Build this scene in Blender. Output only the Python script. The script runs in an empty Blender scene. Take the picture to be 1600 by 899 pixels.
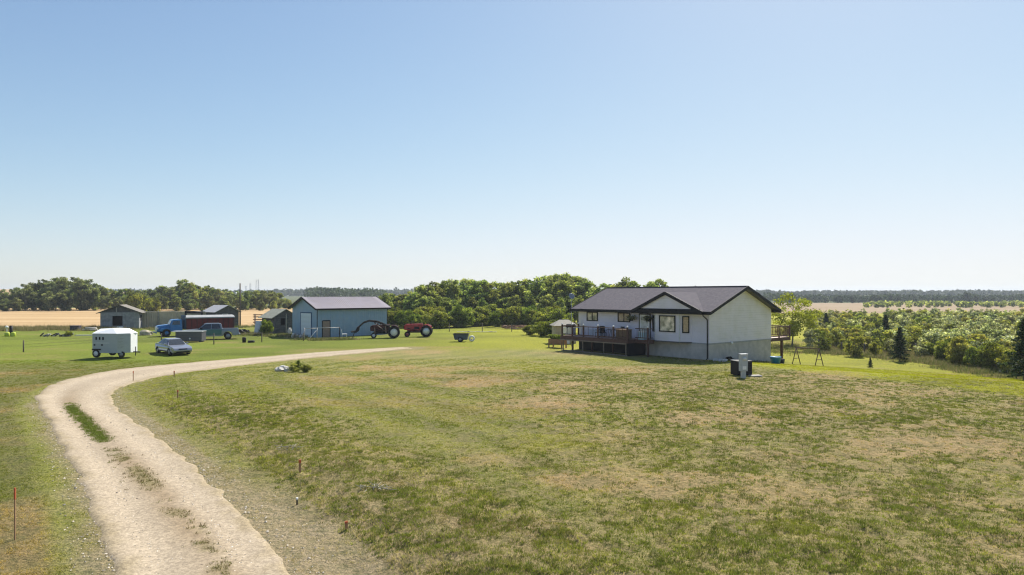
import bpy, math, random
import numpy as np
from mathutils import Vector, Matrix
R = math.radians
random.seed(7)
rng = np.random.default_rng(11)
scene = bpy.context.scene
COL = scene.collection

# ------------------------------------------------------------------ camera, light
CAMH, F, HY = 5.18, 1067.0, 460.6
cam_data = bpy.data.cameras.new("camera")
cam = bpy.data.objects.new("camera", cam_data)
COL.objects.link(cam)
cam.location = (0, 0, CAMH)
cam.rotation_euler = (R(90), 0, 0)
cam_data.sensor_width = 36
cam_data.lens = 24.0
cam_data.shift_y = 11.1 / 1600
cam_data.clip_end = 12000
scene.camera = cam

SUN_AZ, SUN_EL = 62.0, 47.0          # azimuth counted from +X towards +Y
world = bpy.data.worlds.new("World")
scene.world = world
world.use_nodes = True
wn = world.node_tree
bg = wn.nodes["Background"]
sky = wn.nodes.new("ShaderNodeTexSky")
sky.sky_type = 'NISHITA'
sky.sun_disc = False
sky.sun_elevation = R(SUN_EL)
sky.sun_rotation = R(90 - SUN_AZ)
sky.altitude = 500
sky.air_density = 1.0
sky.dust_density = .7
sky.ozone_density = 2.5
# soft shoulder so that the bright band near the horizon does not clip (a camera's response)
sx = wn.nodes.new("ShaderNodeSeparateXYZ"); cx = wn.nodes.new("ShaderNodeCombineXYZ"); wn.links.new(sky.outputs[0], sx.inputs[0])
def wmath(op, a, b):
    q = wn.nodes.new("ShaderNodeMath"); q.operation = op
    for i, v in enumerate((a, b)):
        if isinstance(v, (int, float)): q.inputs[i].default_value = v
        else: wn.links.new(v, q.inputs[i])
    return q.outputs[0]
for i, (g_, k_) in enumerate(((1.06, .153), (1.075, .153), (1.08, .145))):
    v = sx.outputs[i]; den = wmath('POWER', wmath('ADD', wmath('POWER', wmath('MULTIPLY', v, k_), 3.0), 1.0), 1 / 3)
    wn.links.new(wmath('DIVIDE', wmath('MULTIPLY', v, g_), den), cx.inputs[i])
wn.links.new(cx.outputs[0], bg.inputs[0])
bg.inputs[1].default_value = 0.085

sd = bpy.data.lights.new("sun", 'SUN')
sd.energy = 5.0
sd.angle = R(0.55)
sd.color = (1.0, 0.94, 0.84)
so = bpy.data.objects.new("sun", sd)
COL.objects.link(so)
so.location = (30, 60, 60)
d_ = Vector((math.cos(R(SUN_AZ)) * math.cos(R(SUN_EL)), math.sin(R(SUN_AZ)) * math.cos(R(SUN_EL)), math.sin(R(SUN_EL))))
so.rotation_euler = d_.to_track_quat('Z', 'Y').to_euler()

scene.view_settings.view_transform = 'Standard'
scene.view_settings.look = 'None'
scene.view_settings.exposure = 0.75
scene.view_settings.gamma = 1
scene.render.engine = 'CYCLES'
scene.cycles.max_bounces = 6
scene.cycles.use_denoising = True
scene.cycles.denoising_input_passes = 'RGB_ALBEDO_NORMAL'
scene.cycles.denoising_prefilter = 'ACCURATE'
scene.cycles.filter_width = 1.2
scene.cycles.sample_clamp_indirect = 6
scene.cycles.volume_bounces = 0
scene.cycles.transparent_max_bounces = 6

# ------------------------------------------------------------------ numpy noise
_perm = rng.random((256, 256))
def vnoise(x, y):
    x = np.asarray(x, float); y = np.asarray(y, float)
    xi = np.floor(x).astype(int); yi = np.floor(y).astype(int)
    fx = x - xi; fy = y - yi
    fx = fx * fx * (3 - 2 * fx); fy = fy * fy * (3 - 2 * fy)
    a = _perm[xi % 256, yi % 256]; b = _perm[(xi + 1) % 256, yi % 256]
    c = _perm[xi % 256, (yi + 1) % 256]; d = _perm[(xi + 1) % 256, (yi + 1) % 256]
    return (a * (1 - fx) + b * fx) * (1 - fy) + (c * (1 - fx) + d * fx) * fy
def fbm(x, y, o=4):
    s = 0; a = .5; t = 0
    for i in range(o):
        s = s + a * vnoise(x * 2 ** i + 17.3 * i, y * 2 ** i + 9.1 * i); t += a; a *= .55
    return s / t
def sm(a, b, x):
    t = np.clip((np.asarray(x, float) - a) / (b - a), 0, 1)
    return t * t * (3 - 2 * t)

# ------------------------------------------------------------------ terrain
def G0(px, py):
    d = CAMH * F / (py - HY)
    return ((px - 800) / F * d, d)
LEFT_EDGE = [(205, 1010), (165, 899), (150, 850), (128, 780), (102, 720), (76, 670), (54, 634), (52, 620), (72, 604), (112, 591), (180, 578), (270, 569), (400, 559), (500, 551), (560, 547), (628, 543)]
RIGHT_EDGE = [(560, 1010), (462, 899), (440, 868), (398, 818), (330, 750), (262, 692), (212, 657), (180, 632), (180, 616), (202, 603), (262, 588), (340, 577), (420, 567), (500, 558.5), (580, 551), (660, 543.5)]
def resample(pts, n):
    p = np.array([G0(*q) for q in pts])
    # Catmull-Rom for a smooth curve
    out = []
    P = np.vstack([2 * p[0] - p[1], p, 2 * p[-1] - p[-2]])
    for i in range(len(p) - 1):
        p0, p1, p2, p3 = P[i:i + 4]
        for t in np.linspace(0, 1, 12, endpoint=False):
            out.append(.5 * ((2 * p1) + (-p0 + p2) * t + (2 * p0 - 5 * p1 + 4 * p2 - p3) * t * t + (-p0 + 3 * p1 - 3 * p2 + p3) * t ** 3))
    out.append(p[-1]); out = np.array(out)
    s = np.r_[0, np.cumsum(np.hypot(*np.diff(out, axis=0).T))]
    u = np.linspace(0, 1, n) * s[-1]
    return np.c_[np.interp(u, s, out[:, 0]), np.interp(u, s, out[:, 1])]
NR = 420
RL = resample(LEFT_EDGE, NR); RR = resample(RIGHT_EDGE, NR)
# pair by matching control parameter: use mid line from nearest points
RC = []
for p in RL:
    k = np.argmin(((RR - p) ** 2).sum(1)); RC.append((p + RR[k]) / 2)
RC = np.array(RC)
_RC = RC[::6]
def road_sd(x, y):
    """signed distance to the driveway centre line: + on the lawn side, - on the outer side; and local half width"""
    x = np.atleast_1d(np.asarray(x, float)); y = np.atleast_1d(np.asarray(y, float))
    best = np.full(x.shape, 1e9); sgn = np.ones(x.shape)
    for i in range(len(_RC) - 1):
        a = _RC[i]; b = _RC[i + 1]; ab = b - a
        t = np.clip(((x - a[0]) * ab[0] + (y - a[1]) * ab[1]) / (ab @ ab), 0, 1)
        dx = x - a[0] - t * ab[0]; dy = y - a[1] - t * ab[1]
        d = np.hypot(dx, dy)
        s = np.where(ab[0] * dy - ab[1] * dx < 0, 1., -1.)
        m = d < best
        best = np.where(m, d, best); sgn = np.where(m, s, sgn)
    return best * sgn
HA = np.array([15.6, 54.0]); HT = np.array([-.643, .766]); HN = np.array([-.766, -.643])
def terr(x, y):
    x = np.atleast_1d(np.asarray(x, float)); y = np.atleast_1d(np.asarray(y, float))
    sdist = np.full(x.shape, 99.)
    m = (y < 90) & (np.abs(x) < 70)
    if m.any(): sdist[m] = road_sd(x[m], y[m])
    bank = .32 * sm(2.2, 4.6, sdist) * (1 - sm(36, 52, y)) * (1 - sm(8, 22, x) * .6) * (y < 90)
    bank = np.where(sdist > 98, 0, bank)
    outer = -.10 * sm(2.2, 4.5, -sdist) * (y < 60)
    u = (x - HA[0]) * -HN[0] + (y - HA[1]) * -HN[1]
    fall = -np.clip(.075 * u, 0, 1.1) * sm(6, 17, x)
    und = .06 * (fbm(x / 9, y / 9, 3) - .5) * (1 - sm(48, 60, y))
    far = 2.5 * sm(600, 1300, y) + 1.2 * (fbm(x / 160, y / 160, 2) - .5) * sm(250, 500, y)
    return bank + outer + fall + und + far
def tz(x, y): return float(terr(x, y)[0])
def G(px, py):
    z = 0.
    for i in range(6):
        d = (CAMH - z) * F / (py - HY); x = (px - 800) / F * d; z = tz(x, d)
    return Vector((x, d, z))
def GD(px, d):
    x = (px - 800) / F * d
    return Vector((x, d, tz(x, d)))
def topz(py, d): return CAMH - (py - HY) * d / F

# ------------------------------------------------------------------ materials
MATS = {}
def mat(name, c, rough=.7, metal=0, var=.15, scale=6, bump=0, bscale=None, wave=None, spec=.3, dirt_or_reflection=None, coat=0):
    """procedural: base colour with noise variation, optional wave (ribs) bump: (axis, scale, strength)"""
    if name in MATS: return MATS[name]
    m = bpy.data.materials.new(name); m.use_nodes = True
    n = m.node_tree; b = n.nodes["Principled BSDF"]; L = n.links.new
    b.inputs['Roughness'].default_value = rough; b.inputs['Metallic'].default_value = metal
    b.inputs['Specular IOR Level'].default_value = spec
    b.inputs['Coat Weight'].default_value = coat
    tc = n.nodes.new("ShaderNodeTexCoord")
    nz = n.nodes.new("ShaderNodeTexNoise"); nz.inputs['Scale'].default_value = scale; nz.inputs['Detail'].default_value = 6
    L(tc.outputs['Object'], nz.inputs['Vector'])
    mr = n.nodes.new("ShaderNodeMapRange"); mr.inputs[1].default_value = .25; mr.inputs[2].default_value = .75
    mr.inputs[3].default_value = 1 - var; mr.inputs[4].default_value = 1 + var
    L(nz.outputs['Fac'], mr.inputs[0])
    mx = n.nodes.new("ShaderNodeVectorMath"); mx.operation = 'SCALE'; mx.inputs[0].default_value = c[:3]
    L(mr.outputs[0], mx.inputs['Scale'])
    colout = mx.outputs[0]
    if dirt_or_reflection:
        dc, ds, da = dirt_or_reflection
        n2 = n.nodes.new("ShaderNodeTexNoise"); n2.inputs['Scale'].default_value = ds; n2.inputs['Detail'].default_value = 5
        L(tc.outputs['Object'], n2.inputs['Vector'])
        r2 = n.nodes.new("ShaderNodeMapRange"); r2.inputs[1].default_value = .45; r2.inputs[2].default_value = .7; r2.inputs[4].default_value = da
        L(n2.outputs['Fac'], r2.inputs[0])
        mm = n.nodes.new("ShaderNodeMix"); mm.data_type = 'RGBA'
        L(r2.outputs[0], mm.inputs[0]); L(colout, mm.inputs[6]); mm.inputs[7].default_value = (*dc, 1)
        colout = mm.outputs[2]
    L(colout, b.inputs['Base Color'])
    nrm = None
    if bump:
        nb = n.nodes.new("ShaderNodeTexNoise"); nb.inputs['Scale'].default_value = bscale or scale * 4; nb.inputs['Detail'].default_value = 6
        L(tc.outputs['Object'], nb.inputs['Vector'])
        bp = n.nodes.new("ShaderNodeBump"); bp.inputs['Strength'].default_value = bump; bp.inputs['Distance'].default_value = .05
        L(nb.outputs['Fac'], bp.inputs['Height']); nrm = bp.outputs[0]
    if wave:
        ax, sc, st, prof = wave
        w = n.nodes.new("ShaderNodeTexWave"); w.wave_type = 'BANDS'; w.bands_direction = ax; w.wave_profile = prof
        w.inputs['Scale'].default_value = sc
        L(tc.outputs['Object'], w.inputs['Vector'])
        b2 = n.nodes.new("ShaderNodeBump"); b2.inputs['Strength'].default_value = st; b2.inputs['Distance'].default_value = .03
        L(w.outputs['Fac'], b2.inputs['Height'])
        if nrm: L(nrm, b2.inputs['Normal'])
        nrm = b2.outputs[0]
    if nrm: L(nrm, b.inputs['Normal'])
    MATS[name] = m
    return m

def leaf_mat(name, dark, mid, light, trans=.35, objvar=.25):
    m = bpy.data.materials.new(name); m.use_nodes = True
    n = m.node_tree; L = n.links.new
    for q in list(n.nodes): n.nodes.remove(q)
    out = n.nodes.new("ShaderNodeOutputMaterial")
    at = n.nodes.new("ShaderNodeAttribute"); at.attribute_name = 'tone'
    cr = n.nodes.new("ShaderNodeValToRGB")
    cr.color_ramp.elements[0].color = (*dark, 1); cr.color_ramp.elements[1].color = (*light, 1)
    e = cr.color_ramp.elements.new(.5); e.color = (*mid, 1)
    L(at.outputs['Fac'], cr.inputs[0])
    oi = n.nodes.new("ShaderNodeObjectInfo")
    hs = n.nodes.new("ShaderNodeHueSaturation")
    mr = n.nodes.new("ShaderNodeMapRange"); mr.inputs[3].default_value = 1 - objvar; mr.inputs[4].default_value = 1 + objvar
    L(oi.outputs['Random'], mr.inputs[0]); L(mr.outputs[0], hs.inputs['Value'])
    mh = n.nodes.new("ShaderNodeMapRange"); mh.inputs[3].default_value = .5 - .035 * objvar / .25; mh.inputs[4].default_value = .5 + .02 * objvar / .25
    ma = n.nodes.new("ShaderNodeMath"); ma.operation = 'FRACT'; mb_ = n.nodes.new("ShaderNodeMath"); mb_.operation = 'MULTIPLY'; mb_.inputs[1].default_value = 7.31
    L(oi.outputs['Random'], mb_.inputs[0]); L(mb_.outputs[0], ma.inputs[0]); L(ma.outputs[0], mh.inputs[0]); L(mh.outputs[0], hs.inputs['Hue'])
    L(cr.outputs[0], hs.inputs['Color'])
    df = n.nodes.new("ShaderNodeBsdfPrincipled"); tr = n.nodes.new("ShaderNodeBsdfTranslucent")
    df.inputs['Roughness'].default_value = .75; df.inputs['Specular IOR Level'].default_value = .12
    L(hs.outputs[0], df.inputs['Base Color'])
    h2 = n.nodes.new("ShaderNodeMix"); h2.data_type = 'RGBA'; h2.blend_type = 'MULTIPLY'; h2.inputs[0].default_value = 1
    L(hs.outputs[0], h2.inputs[6]); h2.inputs[7].default_value = (1.6, 1.7, .7, 1)
    L(h2.outputs[2], tr.inputs['Color'])
    mx = n.nodes.new("ShaderNodeMixShader"); mx.inputs[0].default_value = trans
    L(df.outputs[0], mx.inputs[1]); L(tr.outputs[0], mx.inputs[2]); L(mx.outputs[0], out.inputs[0])
    MATS[name] = m
    return m

# ------------------------------------------------------------------ object helpers
def tag(o, label=None, cat=None, group=None, kind=None):
    if label: o['label'] = label
    if cat: o['category'] = cat
    if group: o['group'] = group
    if kind: o['kind'] = kind
    return o
def thing(name, loc, rz=0, label=None, cat=None, group=None):
    o = bpy.data.objects.new(name, None); COL.objects.link(o)
    o.empty_display_size = .3
    o.location = loc; o.rotation_euler = (0, 0, rz)
    return tag(o, label, cat, group)
CH = {}
def link(o, parent=None):
    COL.objects.link(o)
    if parent is not None:
        o.parent = parent; CH.setdefault(parent.name, []).append(o)
    return o
def dup(o, parent=None):
    c = link(o.copy(), parent)
    for ch in CH.get(o.name, []): dup(ch, c)
    return c
class MB:
    def __init__(s): s.v = []; s.f = []; s.m = []; s.sm = []
    def add(s, vs, fs, mi=0, smooth=False):
        b = len(s.v); s.v += [tuple(v) for v in vs]
        for f in fs: s.f.append(tuple(b + i for i in f)); s.m.append(mi); s.sm.append(smooth)
        return s
    def box(s, x0, x1, y0, y1, z0, z1, mi=0):
        vs = [(x0, y0, z0), (x1, y0, z0), (x1, y1, z0), (x0, y1, z0), (x0, y0, z1), (x1, y0, z1), (x1, y1, z1), (x0, y1, z1)]
        return s.add(vs, [(0, 3, 2, 1), (4, 5, 6, 7), (0, 1, 5, 4), (1, 2, 6, 5), (2, 3, 7, 6), (3, 0, 4, 7)], mi)
    def bar(s, a, b, w, h=None, mi=0, up=(0, 0, 1)):
        """rectangular bar from a to b"""
        h = h or w; a = Vector(a); b = Vector(b); d = (b - a).normalized(); u = Vector(up)
        if abs(d.dot(u)) > .98: u = Vector((1, 0, 0))
        r = d.cross(u).normalized(); u = r.cross(d).normalized()
        vs = [p + r * sx * w / 2 + u * sy * h / 2 for p in (a, b) for sx, sy in ((-1, -1), (1, -1), (1, 1), (-1, 1))]
        return s.add(vs, [(3, 2, 1, 0), (4, 5, 6, 7), (0, 1, 5, 4), (1, 2, 6, 5), (2, 3, 7, 6), (3, 0, 4, 7)], mi)
    def tube(s, a, b, r0, r1=None, n=8, mi=0, cap=True):
        r1 = r0 if r1 is None else r1; a = Vector(a); b = Vector(b); d = (b - a).normalized()
        u = Vector((0, 0, 1)) if abs(d.z) < .95 else Vector((1, 0, 0))
        r = d.cross(u).normalized(); u = r.cross(d)
        vs = [a + (r * math.cos(2 * math.pi * i / n) + u * math.sin(2 * math.pi * i / n)) * r0 for i in range(n)]
        vs += [b + (r * math.cos(2 * math.pi * i / n) + u * math.sin(2 * math.pi * i / n)) * r1 for i in range(n)]
        s.add(vs, [(i, (i + 1) % n, n + (i + 1) % n, n + i) for i in range(n)], mi, True)
        if cap: s.add(vs, [tuple(range(n))[::-1], tuple(range(n, 2 * n))], mi)
        return s
    def path(s, pts, rs, n=6, mi=0):
        for i in range(len(pts) - 1): s.tube(pts[i], pts[i + 1], rs[i], rs[i + 1], n, mi, cap=(i in (0, len(pts) - 2)))
        return s
    def lathe(s, c, axis, prof, n=20, mi=0):
        """prof = [(r, h)...] around axis through c"""
        c = Vector(c); d = Vector(axis).normalized(); u = Vector((0, 0, 1)) if abs(d.z) < .95 else Vector((1, 0, 0))
        r = d.cross(u).normalized(); u = r.cross(d)
        vs = []
        for (rr, h) in prof:
            vs += [c + d * h + (r * math.cos(2 * math.pi * i / n) + u * math.sin(2 * math.pi * i / n)) * rr for i in range(n)]
        fs = [(k * n + i, k * n + (i + 1) % n, (k + 1) * n + (i + 1) % n, (k + 1) * n + i) for k in range(len(prof) - 1) for i in range(n)]
        return s.add(vs, fs, mi, True)
    def extr(s, prof, y0, y1, mi=0, smooth=False):
        """profile [(x,z)] extruded along y; y may be a function of (x,z)"""
        f0 = y0 if callable(y0) else (lambda x, z: y0); f1 = y1 if callable(y1) else (lambda x, z: y1)
        n = len(prof)
        vs = [(x, f0(x, z), z) for x, z in prof] + [(x, f1(x, z), z) for x, z in prof]
        return s.add(vs, [tuple(range(n)), tuple(range(n, 2 * n))[::-1]] + [((i + 1) % n, i, n + i, n + (i + 1) % n) for i in range(n)], mi, smooth)
    def poly(s, pts, mi=0): return s.add(pts, [tuple(range(len(pts)))], mi)
    def slab(s, pts, th, mi=0):
        """polygon thickened downward along its normal"""
        P = [Vector(p) for p in pts]; nn = (P[1] - P[0]).cross(P[2] - P[0]).normalized()
        n = len(P); Q = [p - nn * th for p in P]
        return s.add(P + Q, [tuple(range(n)), tuple(range(n, 2 * n))[::-1]] + [((i + 1) % n, i, n + i, n + (i + 1) % n) for i in range(n)], mi)
    def blob(s, c, r, seed=0, mi=0, n=10, m=6, rough=.25):
        rr = random.Random(seed); vs = []; c = Vector(c)
        r = (r, r, r) if not hasattr(r, '__len__') else r
        for j in range(m + 1):
            th = math.pi * j / m
            for i in range(n):
                ph = 2 * math.pi * i / n; k = 1 + rr.uniform(-rough, rough) if 0 < j < m else 1
                vs.append(c + Vector((math.sin(th) * math.cos(ph) * r[0] * k, math.sin(th) * math.sin(ph) * r[1] * k, math.cos(th) * r[2] * k)))
        return s.add(vs, [(j * n + i, (j + 1) * n + i, (j + 1) * n + (i + 1) % n, j * n + (i + 1) % n) for j in range(m) for i in range(n)], mi)
    def mesh(s, name, mats):
        me = bpy.data.meshes.new(name); me.from_pydata(s.v, [], s.f)
        if not isinstance(mats, (list, tuple)): mats = [mats]
        for m in mats: me.materials.append(m)
        me.polygons.foreach_set('material_index', s.m); me.polygons.foreach_set('use_smooth', s.sm)
        me.update(); return me
    def build(s, name, mats, parent=None, bevel=0, label=None, loc=None, rz=0, fix=True):
        me = s.mesh(name, mats)
        if fix:
            import bmesh
            bm = bmesh.new(); bm.from_mesh(me); bmesh.ops.remove_doubles(bm, verts=bm.verts, dist=1e-5); bmesh.ops.recalc_face_normals(bm, faces=bm.faces); bm.to_mesh(me); bm.free()
        o = bpy.data.objects.new(name, me); link(o, parent)
        if bevel:
            b = o.modifiers.new('bevel', 'BEVEL'); b.width = bevel; b.segments = 2; b.limit_method = 'ANGLE'; b.angle_limit = R(35)
        if label: o['label'] = label
        if loc is not None: o.location = loc
        o.rotation_euler = (0, 0, rz)
        return o
def np_mesh(name, V, Fq, mats, tone=None, col=None, mi=None, k=4):
    me = bpy.data.meshes.new(name); nf = len(Fq)
    me.vertices.add(len(V)); me.vertices.foreach_set('co', np.asarray(V, np.float32).ravel())
    me.loops.add(nf * k); me.loops.foreach_set('vertex_index', np.asarray(Fq, np.int32).ravel())
    me.polygons.add(nf); me.polygons.foreach_set('loop_start', np.arange(0, nf * k, k, dtype=np.int32))
    if mi is not None: me.polygons.foreach_set('material_index', np.asarray(mi, np.int32))
    me.update(calc_edges=True)
    if tone is not None:
        a = me.attributes.new('tone', 'FLOAT', 'FACE'); a.data.foreach_set('value', np.asarray(tone, np.float32))
    if col is not None:
        a = me.attributes.new('tint', 'FLOAT_COLOR', 'POINT'); a.data.foreach_set('color', (col if np.shape(col)[1] == 4 else np.c_[col, np.ones(len(col))]).astype(np.float32).ravel())
    if not isinstance(mats, (list, tuple)): mats = [mats]
    for m in mats: me.materials.append(m)
    return me
def leaves(P, size, up=.35, stretch=1.5, r=rng):
    """random leaf rhombi at points P"""
    n = len(P); a = r.normal(size=(n, 3)); a /= np.linalg.norm(a, axis=1)[:, None]
    b = r.normal(size=(n, 3)); b[:, 2] *= (1 - up); b -= (b * a).sum(1)[:, None] * a; b /= np.linalg.norm(b, axis=1)[:, None] + 1e-9
    s = (size * r.uniform(.6, 1.35, n))[:, None]
    V = np.stack([P - a * s * stretch / 2, P - b * s * .5, P + a * s * stretch / 2, P + b * s * .5], 1).reshape(-1, 3)
    return V, np.arange(4 * n).reshape(n, 4)

# ------------------------------------------------------------------ ground colours shared by ground sheet and grass
def ell(x, y, px, py, rx, ry):
    g = G0(px, py); g2 = G0(px, py - ry); g3 = G0(px, py + ry)
    wy = (g2[1] - g3[1]) / 2; wx = rx * g[1] / F
    n = (fbm(x / 1.3 + px, y / 1.3, 4) - .5) * 1.7
    q = np.hypot((x - g[0]) / wx, (y - g[1]) / wy) + n * .9
    return 1 - sm(.55, 1.15, q)
DRY = [(735, 607, 75, 9, 1), (850, 640, 85, 12, 1), (905, 610, 60, 7, .9), (985, 583, 38, 6, .8), (1125, 666, 75, 15, 1), (1150, 650, 60, 8, .6),
       (1010, 768, 190, 24, .95), (1440, 708, 180, 24, .95), (1235, 790, 170, 30, .8), (600, 577, 65, 8, .8), (525, 600, 70, 10, .55), (650, 592, 60, 8, .7),
       (760, 735, 70, 16, .5), (960, 700, 80, 14, .5), (1300, 650, 90, 12, .45), (1230, 735, 90, 14, .6), (1500, 800, 130, 26, .4), (1340, 620, 120, 6, .3),
       (690, 580, 45, 6, .7), (560, 560, 50, 5, .6), (1080, 610, 50, 8, .35), (1250, 608, 60, 6, .4), (620, 640, 90, 10, .35), (480, 640, 60, 9, .35), (660, 548, 60, 6, .8)]
LIME = [(870, 705, 80, 22, 1), (840, 577, 75, 9, .9), (800, 562, 60, 6, .7), (835, 606, 35, 6, .8), (1140, 588, 50, 7, .8), (1335, 661, 40, 6, .7), (1080, 700, 50, 10, .3),
        (1240, 850, 70, 24, .4), (1060, 820, 50, 20, .5), (930, 560, 90, 5, .6), (740, 553, 60, 5, .6), (1500, 640, 50, 6, .5), (1300, 634, 50, 5, .6), (1210, 640, 40, 5, .5)]
C_G = np.array([.26, .275, .052]); C_D = np.array([.49, .315, .155]); C_L = np.array([.27, .27, .030]); C_LUSH = np.array([.195, .235, .020])
C_BARE = np.array([.42, .335, .225]); C_DK = np.array([.105, .115, .035])
def gcol(x, y, fine=0):
    x = np.asarray(x, float); y = np.asarray(y, float)
    near = (y < 110) & (np.abs(x) < 90)
    s = np.full(x.shape, 60.)
    if near.any(): s[near] = road_sd(x[near], y[near])
    n1 = fbm(x / 5 + 3, y / 3.2, 4); n2 = fbm(x / 1.6, y / 1.6 + 40, 3); n3 = fbm(x / 14 + 70, y / 14, 3)
    def mixc(c, d, f): return c * (1 - f[..., None]) + d * f[..., None]
    c = np.broadcast_to(C_G, x.shape + (3,)).copy()
    c = mixc(c, C_DK, sm(.5, .75, n3) * .6)
    # mowing stripes follow the drive
    st = .5 + .5 * np.sin(s * 2 * np.pi / 2.6)
    st = sm(.25, .75, st + (n2 - .5) * .5); c = mixc(c, np.array([.36, .32, .12]), st * .42 * (s > 3) * (1 - sm(18, 30, s))); c = mixc(c, np.array([.13, .155, .04]), (1 - st) * .42 * (s > 3) * (1 - sm(18, 30, s)))
    dry = sm(.52, .72, n1) * .65 * sm(9, 18, s)
    rightside = sm(0, 14, x)
    dry = np.maximum(dry, sm(.47, .66, n1) * .75 * rightside * (1 - sm(44, 50, y)))
    for px, py, rx, ry, a in DRY: dry = np.maximum(dry, a * ell(x, y, px, py, rx, ry))
    lime = sm(.62, .8, fbm(x / 4 + 31, y / 3 + 7, 3)) * .45
    for px, py, rx, ry, a in LIME: lime = np.maximum(lime, a * ell(x, y, px, py, rx, ry))
    c = mixc(c, C_D, np.clip(dry, 0, 1) * (.6 + .5 * n2))
    c = mixc(c, C_L, lime)
    # unmown bright green beyond the lawn
    a1 = G0(1215, 577); a2 = G0(1600, 626)
    ln = ((x - a1[0]) * (a2[1] - a1[1]) - (y - a1[1]) * (a2[0] - a1[0])) / math.hypot(a2[0] - a1[0], a2[1] - a1[1])
    lush = sm(-.4, 1.0, -ln + (n1 - .5) * 1.2) * (x > 13.5)
    lush = np.maximum(lush, sm(61, 67, y + (n1 - .5) * 5))
    lush = np.maximum(lush, sm(45, 54, y + (n1 - .5) * 6) * (s < -3) * 1.)
    rgt = sm(-22, 6, x)[..., None]
    lb = np.array([.165, .205, .018]) * (1 - rgt) + np.array([.33, .325, .020]) * rgt
    lushc = mixc(lb, lb * 1.25, sm(.4, .7, n3))
    lushc = mixc(lushc, C_D * .8, sm(.55, .8, n1) * .5)
    lushc = mixc(lushc, lb * .6, sm(.5, .72, fbm(x / 11 + 90, y / 5, 3)) * .55)
    c = mixc(c, lushc, lush)
    # outer verge of the drive
    ver = sm(2.0, 2.6, -s) * (1 - sm(48, 56, y))
    vc = mixc(np.broadcast_to(np.array([.165, .175, .036]), c.shape), C_D * .9, sm(.5, .75, n1) * .7)
    c = mixc(c, vc, ver)
    # bank: dark tufty, then straw and bare sand near the drive
    bk = sm(3.2, 4.0, s) * (1 - sm(5.2, 6.5, s)) * (1 - sm(28, 36, y))
    c = mixc(c, C_DK * 1.4, bk * .35)
    c = mixc(c, np.array([.20, .145, .085]), sm(.55, .75, n2) * sm(4, 5, s) * (1 - sm(6.0, 7.5, s)) * (1 - sm(22, 28, y)) * .8)
    stw = (1 - .55 * sm(17, 23, y) * (s > 2.1)) * (1 - sm(2.2, 3.1, np.abs(s) + .9 * (s < 0) + (n2 - .5) * 1.2)) * (1 - .35 * sm(25, 40, y))
    c = mixc(c, mixc(np.broadcast_to(np.array([.27, .23, .11]), c.shape), C_BARE * .85, np.maximum(sm(.42, .62, fbm(x / .6, y / .6, 3)), 1 - sm(1.9, 2.5, np.abs(s)))), stw * .85)
    wide = (1 - sm(3.4, 5.0, s + (n2 - .5) * 1.5)) * (s > 0) * (1 - sm(15, 20, y))
    c = mixc(c, C_BARE, wide * .85)
    return c, s, dry, lime, lush

def relief(x, y, s):
    rough = (.35 + .65 * sm(-6, 8, x)) * sm(1.9, 2.6, np.abs(s)); rough = np.maximum(rough, sm(2.6, 3.4, s) * (1 - sm(6, 8, s)) * (1 - sm(30, 38, y)))
    rough = np.where(s < 0, rough * .6, rough)
    q = fbm(x / .42, y / .42, 3) + .35 * (fbm(x / 1.5 + 9, y / 1.5, 2) - .5)
    return .24 * (np.clip(q, .3, .72) - .5) * rough * (1 - sm(36, 46, y)) * (y > 9)
def rough_lawn(x, y, s):
    r = sm(-3, 6, x + (fbm(x / 4, y / 4, 2) - .5) * 8) * (1 - sm(38, 50, y)) * (s > 3)
    b = sm(2.6, 3.4, s) * (1 - sm(6.0, 8.5, s + (fbm(x / 2, y / 2, 2) - .5) * 2)) * (1 - sm(28, 36, y))
    return np.maximum(r * .9, b)
# ground sheet
def grow(a, b, step, g, lim):
    out = [a]; s = step
    while out[-1] < b - 1e-6:
        out.append(out[-1] + s)
        if out[-1] > lim: s *= g
    return out
xs = grow(0, 5200, .125, 1.12, 31); xs = np.array(sorted(set([-v for v in xs] + xs)))
ys = np.array(list(-np.array(grow(5, 800, 3, 1.3, 10)))[::-1] + list(np.arange(-2, 10, .6)) + grow(10, 5200, .125, 1.04, 42))
X, Y = np.meshgrid(xs, ys); Z = terr(X.ravel(), Y.ravel())
nx, ny = len(xs), len(ys)
I = np.arange(nx * ny).reshape(ny, nx)
Q = np.stack([I[:-1, :-1], I[:-1, 1:], I[1:, 1:], I[1:, :-1]], -1).reshape(-1, 4)
gc, _s, _d, _l, _lu = gcol(X.ravel(), Y.ravel())
V = np.c_[X.ravel(), Y.ravel(), Z + relief(X.ravel(), Y.ravel(), _s)]
farf = sm(236, 300, Y.ravel())[:, None]; gc = gc * (1 - farf) + np.array([.085, .10, .045]) * farf
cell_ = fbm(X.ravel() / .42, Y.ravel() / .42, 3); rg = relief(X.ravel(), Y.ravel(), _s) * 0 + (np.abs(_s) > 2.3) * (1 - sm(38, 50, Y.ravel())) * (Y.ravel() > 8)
pit_shade = ((1 - sm(.34, .46, cell_)) * rg * (.45 + .35 * sm(-4, 8, X.ravel())))[:, None]; gc = gc * (1 - pit_shade) + np.array([.075, .068, .022]) * pit_shade  # dark soil and shade between the tufts, put into the ground colour
rl = (rough_lawn(X.ravel(), Y.ravel(), _s) * (1 - .9 * _lu) * .55)[:, None]; gc = gc * (1 - rl) + np.array([.46, .34, .17]) * rl
gc = np.c_[gc, np.clip(.9 - .8 * _lu - .4 * _l - .3 * ((_s < -2) & (Y.ravel() < 50)), .08, 1)]

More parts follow.
